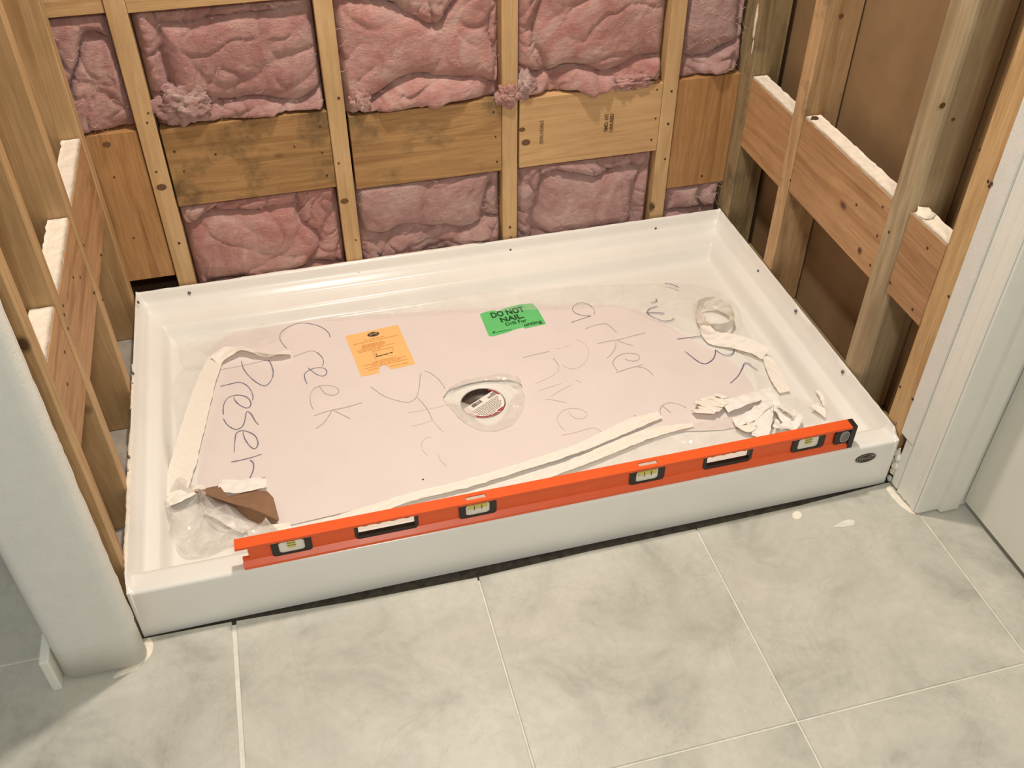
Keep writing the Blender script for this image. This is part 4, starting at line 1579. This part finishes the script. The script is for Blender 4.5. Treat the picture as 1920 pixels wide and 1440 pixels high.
tape_obj('tape_strip', [q(406, 668, .006), q(385, 720, .008), q(362, 800, .006), q(343, 870, .006), q(325, 930, .010)], 0.050, M_TAPE, 'long wide cream tape strip lying lengthwise on the left edge of the white sheet', widths=[0.75, 0.9, 1.05, 1.1, 1.0], seed=1, wob=0.003)
tape_obj('tape_strip', [q(402, 676, .010), q(425, 660, .016), q(455, 653, .014), q(490, 664, .010), q(520, 662, .012), q(545, 662, .006)], 0.034, M_TAPE, 'short twisted tape end beside the handwritten word on the left of the sheet', tilt=[20, 10, -25, -60, -30, -10], widths=[0.9, 1, 0.8, 0.75, 0.9, 0.6], seed=2, wob=0.003)
tape_obj('tape_strip', [q(590, 985, .0), q(680, 962, .002), q(770, 932, .003), q(880, 905, .003), q(1000, 868, .003), q(1090, 838, .003), q(1180, 797, .006), q(1238, 777, .006)], 0.024, M_TAPE, 'long cream tape strip running along the front edge of the white sheet', widths=[0.9, 1.2, 0.9, 0.9, 0.9, 1.0, 1.5, 0.9], seed=3, wob=0.0015, n=14)
tape_obj('tape_strip', [q(850, 950, .0), q(950, 916, .002), q(1040, 883, .004), q(1130, 847, .005), q(1220, 812, .004), q(1300, 796, .002)], 0.024, M_TAPE, 'second tape strip between the front edge strip and the spirit level', widths=[0.5, 0.8, 1.0, 1.2, 1.2, 0.5], seed=4, wob=0.002, n=12)

stroke_obj('handwriting', cv(1000, 520, 6, [(1475, 65), (1560, 80), (1640, 115)]), 0.0034, M_INK_B, f1, z=ZF + 0.0095)
# loop of tape standing on its edge, with its tail
lc = PZ(1338, 600, ZS + 0.012)
loop = []
for k in range(15):
    a = math.radians(215 - k * 26)
    rx = 0.044
    loop.append(lc + Vector((rx * math.cos(a), rx * 1.15 * math.sin(a), 0.020 - 0.008 * k / 14)))
tail0 = [PZ(1335, 632, ZS + 0.016), PZ(1375, 640, ZS + 0.018), PZ(1410, 650, ZS + 0.018), PZ(1436, 664, ZS + 0.014)]
tilts = [86] * 12 + [80, 72, 62] + [50, 40, 30, 20]
tape_obj('tape_loop', loop + tail0, 0.034, M_TAPE, 'curled loop of tape standing on the white sheet by the right rim', tilt=tilts, seed=6, wob=0.005, n=5)
tape_obj('tape_strip', [PZ(1436, 668, ZS + 0.014), PZ(1445, 685, ZS + 0.012), PZ(1458, 712, ZS + 0.010), PZ(1472, 735, ZS + 0.006)], 0.030, M_TAPE, 'folded tape tail below the tape loop', tilt=[10, 5, 0, 0], widths=[0.5, 0.9, 1.05, 0.9], seed=7)
# crumpled paper at the front right
tape_obj('paper_scrap', [q(1358, 762, .012), q(1390, 752, .018), q(1420, 742, .016), q(1452, 736, .014)], 0.036, M_TISSUE, 'flat white torn paper strip on top of the crumpled heap', seed=8, wob=0.004, cat='paper', widths=[1.1, 0.9, 0.9, 1.0])
tape_obj('paper_scrap', [q(1376, 792, .008), q(1405, 782, .018), q(1432, 762, .024), q(1446, 752, .018), q(1462, 772, .014), q(1478, 790, .010)], 0.026, M_TISSUE, 'folded white paper scrap in the heap behind the level', seed=9, wob=0.006, tilt=[0, 20, -15, 30, -20, 10], cat='paper')
tape_obj('paper_scrap', [q(1462, 758, .020), q(1482, 770, .026), q(1494, 782, .018), q(1486, 796, .010), q(1466, 800, .014), q(1452, 792, .020)], 0.024, M_TISSUE, 'curled white paper shred at the right end of the crumpled heap', seed=31, wob=0.006, tilt=[10, -25, 30, -20, 15, -10], cat='paper')
tape_obj('paper_scrap', [q(1386, 796, .006), q(1402, 800, .014), q(1414, 792, .016), q(1422, 802, .008)], 0.026, M_TAPE, 'small folded cream scrap in front of the pleated paper', seed=32, wob=0.005, tilt=[-20, 25, -15, 10], cat='paper')
tape_obj('paper_scrap', [q(1440, 752, .022), q(1436, 775, .022), q(1430, 798, .014), q(1424, 820, .010)], 0.036, M_TISSUE, 'hanging white paper end touching the spirit level', seed=10, wob=0.004, tilt=[10, -10, 5, 0], widths=[0.6, 0.9, 1, 1], cat='paper')
tape_obj('paper_scrap', [q(1316 + 5.2 * k, 766 - 2.6 * k, .016 if k % 2 else .004) for k in range(9)], 0.050, M_TAPE, 'pleated crinkled paper scrap left of the white paper strip', seed=11, wob=0.002, n=4, widths=[1, 1.1, 1, 1.1, 1, .9, .8, .8, .7], cat='paper')
tape_obj('paper_scrap', [q(1530, 732, .022), q(1545, 745, .020), q(1552, 757, .012)], 0.022, M_TAPE, 'small pointed paper shred against the right inner wall', seed=12, widths=[0.2, 1.0, 1.2], wob=0.003, cat='paper')
tape_obj('paper_scrap', [q(1525, 758, .012), q(1540, 770, .010), q(1548, 782, .004)], 0.020, M_TAPE, 'tiny paper shred under the pointed one by the right inner wall', seed=13, widths=[1.2, 0.9, 0.3], wob=0.003, cat='paper')
tape_obj('paper_scrap', [q(412, 908, .006), q(440, 912, .006), q(470, 908, .008), q(500, 905, .006)], 0.036, M_TISSUE, 'white torn paper flap behind the brown cardboard', seed=14, wob=0.002, widths=[0.8, 1, 1, 0.7], cat='paper')
tape_obj('paper_scrap', [q(384, 958, .0), q(415, 966, .002), q(442, 982, .002), q(462, 996, .0)], 0.034, M_TISSUE, 'grey shaded paper fold under the brown cardboard', seed=15, wob=0.003, widths=[0.5, 1, 1, 0.6], tilt=[-15, -20, -20, -15], cat='paper')
tape_obj('paper_scrap', [q(465, 1003, .002), q(490, 996, .006), q(520, 990, .006), q(545, 986, .002)], 0.022, M_TAPE, 'small cream paper shred between the cardboard and the level', seed=16, wob=0.003, cat='paper')
tape_obj('tape_strip', [q(310, 945, .012), q(335, 930, .020), q(362, 920, .016), q(384, 915, .010)], 0.030, M_TAPE, 'crumpled tape end on the heap of plastic film', seed=18, wob=0.006, tilt=[0, 20, -15, 10], widths=[0.7, 1, 1, 0.7])

# torn cardboard: bent flap standing up from the sheet
cb = empty('cardboard_piece', PZ(445, 960, ZS + 0.001))
tag(cb, 'torn piece of brown cardboard bent upward beside the plastic film', 'cardboard')
crest_px = [(365.5, 922), (393, 929), (424, 940), (447, 947), (471, 953), (495.5, 963), (510, 970), (523, 975)]
back_px = [(372, 919), (392, 915), (412, 911), (415, 932), (445, 928), (475, 920), (501, 922), (512, 934)]
foot_px = [(375, 942), (396, 941), (424, 943), (440, 951), (453, 963), (471, 977), (491, 985), (514, 989)]
hc = [0.022, 0.028, 0.032, 0.034, 0.034, 0.030, 0.022, 0.012]
top, bot = [], []
nC = len(crest_px)
vs, fs = [], []
rowsn = 5
for i in range(nC):
    c_ = PZ(*crest_px[i], ZS + 0.002 + hc[i])
    b_ = PZ(*back_px[i], ZS + 0.004)
    f_ = PZ(*foot_px[i], ZS + 0.0025)
    row = []
    for k in range(rowsn):
        t = k / (rowsn - 1)
        p = b_.lerp(c_, t)
        p.z += 0.004 * math.sin(math.pi * t)
        row.append(p)
    row.append(c_ + (f_ - c_) * 0.08 + Vector((0, 0, 0.0008)))
    for t in (0.35, 0.7, 1.0):
        p = c_.lerp(f_, t)
        p.y += 0.006 * math.sin(math.pi * t)
        row.append(p)
    vs += [rel(p, cb) for p in row]
R_ = rowsn + 4
for i in range(nC - 1):
    for k in range(R_ - 1):
        fs.append((i * R_ + k, i * R_ + k + 1, (i + 1) * R_ + k + 1, (i + 1) * R_ + k))
cbo = mesh_obj('cardboard_sheet', vs, fs, M_CARD, cb)
so = cbo.modifiers.new('board', 'SOLIDIFY')
so.thickness = 0.0025
so.offset = 0

# ================================================================== SPIRIT LEVEL
LA, LB = Vector((0.1965, 0.0015, 0.1228)), Vector((1.4175, 0.0055, 0.1228))
LL = (LB - LA).length
lev = empty('spirit_level', LA)
lev.rotation_euler = (0, 0, math.atan2(LB.y - LA.y, LB.x - LA.x))
tag(lev, 'long orange I-beam spirit level resting on the front edge of the shower base', 'spirit level')
FULL = [(0, 0), (.024, 0), (.024, .006), (.0155, .012), (.0145, .049), (.024, .0545), (.024, .060), (0, .060), (0, .0545), (.0090, .050), (.0090, .014), (0, .006)]
TOP = [(.0090, .0495), (.0150, .0495), (.024, .0545), (.024, .060), (0, .060), (0, .0545)]
BOT = [(0, 0), (.024, 0), (.024, .006), (.0155, .012), (.0155, .0135), (.0090, .0135), (0, .006)]
vials = [(0.0965, 'plumb'), (0.4405, 'level'), (0.7770, 'level'), (1.1205, 'plumb')]
grips = [(0.2690, 0.118), (0.9465, 0.104)]
holes = sorted([(c - 0.031, c + 0.031) for c, _ in vials] + [(c - w_ / 2 + 0.006, c + w_ / 2 - 0.006) for c, w_ in grips])
bm = bmesh.new()
mx = M_yz()
slots = [0.4385, 0.7775]


def ext(poly, a, b):
    add_prism(bm, poly, a, b, mx)


cur = 0.020
for a, b in holes:
    ext(FULL, cur, a)
    ext(BOT, a, b)
    sl = [s for s in slots if a < s < b]
    if sl:
        s = sl[0]
        ext(TOP, a, s - 0.019)
        ext(TOP, s + 0.019, b)
        ext([(0, .0545), (0.0075, .0545), (0.0075, .060), (0, .060)], s - 0.019, s + 0.019)
        ext([(0.0165, .0545), (0.024, .0545), (0.024, .060), (0.0165, .060)], s - 0.019, s + 0.019)
    else:
        ext(TOP, a, b)
    cur = b
ext(FULL, cur, LL - 0.012)
ext(TOP, 0.0, 0.020)
ext([(0, 0), (.024, 0), (.024, .006), (.0155, .012), (.0155, .020), (.0090, .020), (.0090, .014), (0, .006)], 0.008, 0.020)
bmesh.ops.recalc_face_normals(bm, faces=bm.faces)
beam = bm_obj('beam', bm, M_ORANGE, lev)


def rrect(cx, cz, w_, h_, r, n=5):
    out = []
    for (sx, sz, a0) in ((1, 1, 0), (-1, 1, 90), (-1, -1, 180), (1, -1, 270)):
        for k in range(n + 1):
            a = math.radians(a0 + 90 * k / n)
            out.append((cx + sx * (w_ / 2 - r) + r * math.cos(a), cz + sz * (h_ / 2 - r) + r * math.sin(a)))
    return out


def frame_ring(name, outer, inner, y0, y1, mat, parent):
    n = len(outer)
    vs = []
    for y, pl in ((y0, outer), (y0, inner), (y1, inner), (y1, outer)):
        vs += [(x, y, z) for x, z in pl]
    fs = []
    for r in range(4):
        s = (r + 1) % 4
        for k in range(n):
            l = (k + 1) % n
            fs.append((r * n + k, s * n + k, s * n + l, r * n + l))
    bm = bmesh.new()
    bv = [bm.verts.new(v) for v in vs]
    for f in fs:
        bm.faces.new([bv[i] for i in f])
    bmesh.ops.recalc_face_normals(bm, faces=bm.faces)
    return bm_obj(name, bm, mat, parent)


def cyl(name, c, axis, r, l, mat, parent, n=16):
    bm = bmesh.new()
    bmesh.ops.create_cone(bm, cap_ends=True, segments=n, radius1=r, radius2=r, depth=l)
    rot = {'x': Matrix.Rotation(math.pi / 2, 4, 'Y'), 'z': Matrix.Identity(4), 'y': Matrix.Rotation(math.pi / 2, 4, 'X')}[axis]
    bmesh.ops.transform(bm, matrix=Matrix.Translation(c) @ rot, verts=bm.verts)
    return bm_obj(name, bm, mat, parent)


for c, kind in vials:
    fr = frame_ring('vial_frame', rrect(c, 0.0315, 0.072, 0.037, 0.007), rrect(c, 0.0318, 0.046, 0.030, 0.006), 0.0060, 0.0180, M_BLACK, lev)
    vb = prism_obj('vial_block', rrect(c, 0.0318, 0.0455, 0.0295, 0.006), 0.0085, 0.0165, M_VIAL_BODY, fr, M_xz())
    if kind == 'plumb':
        prism_obj('vial', rrect(c, 0.0365, 0.0145, 0.017, 0.003), 0.0070, 0.0090, M_VIAL, fr, M_xz())
        prism_obj('vial_line', rrect(c, 0.0345, 0.0150, 0.0010, 0.0004), 0.0066, 0.0071, M_BLACK, fr, M_xz())
        prism_obj('vial_line', rrect(c, 0.0405, 0.0150, 0.0010, 0.0004), 0.0066, 0.0071, M_BLACK, fr, M_xz())
    else:
        cyl('vial', (c, 0.0100, 0.0385), 'x', 0.0058, 0.036, M_VIAL, fr)
        for dx in (-0.007, 0.007):
            prism_obj('vial_line', rrect(c + dx, 0.0385, 0.0012, 0.0110, 0.0004), 0.0038, 0.0045, M_BLACK, fr, M_xz())
for c, w_ in grips:
    o_ = rrect(c, 0.0315, w_, 0.037, 0.006)
    n_ = 24
    # hand hole with finger scallops along its upper edge
    hi, lo_ = 0.0460, 0.0215
    outp = [(c - w_ / 2 + w_ * k / n_, 0.050) for k in range(n_ + 1)] + [(c + w_ / 2, 0.040), (c + w_ / 2, 0.020), (c + w_ / 2 - 0.005, 0.0135)] + [(c + w_ / 2 - 0.008 - (w_ - 0.016) * k / n_, 0.0130) for k in range(n_ + 1)] + [(c - w_ / 2 + 0.005, 0.0135), (c - w_ / 2, 0.020), (c - w_ / 2, 0.040)]
    wi = w_ - 0.014
    inp = [(c - wi / 2 + wi * k / n_, hi + 0.0016 * math.cos(k / n_ * 2 * math.pi * 4)) for k in range(n_ + 1)] + [(c + wi / 2, 0.036), (c + wi / 2, 0.030), (c + wi / 2, lo_ + 0.0005)] + [(c + wi / 2 - wi * k / n_, lo_) for k in range(n_ + 1)] + [(c - wi / 2, lo_ + 0.0005), (c - wi / 2, 0.030), (c - wi / 2, 0.036)]
    frame_ring('grip_frame', outp, inp, 0.0075, 0.0165, M_BLACK, lev)
bm = bmesh.new()
add_box(bm, LL - 0.012, LL, -0.0004, 0.0244, -0.0002, 0.0604, 0.0012)
cap = bm_obj('end_cap', bm, M_BLACK, lev)
fr = prism_obj('end_vial_frame', rrect(LL - 0.026, 0.0315, 0.034, 0.037, 0.007), 0.0045, 0.0195, M_BLACK, lev, M_xz())
prism_obj('lens', rrect(LL - 0.022, 0.0330, 0.017, 0.026, 0.0075), 0.0030, 0.0050, M_LENS, fr, M_xz())
frame_ring('lens_rim', rrect(LL - 0.022, 0.0330, 0.019, 0.028, 0.0085), rrect(LL - 0.022, 0.0330, 0.016, 0.025, 0.0075), 0.0022, 0.0050, M_SILVER, fr)
for s in slots:
    bm = bmesh.new()
    add_box(bm, s - 0.0185, s + 0.0185, 0.008, 0.016, 0.0545, 0.0585, 0.0005)
    bm_obj('sight_window', bm, simple('sight_acrylic', srgb(208, 190, 176), 0.2), lev)
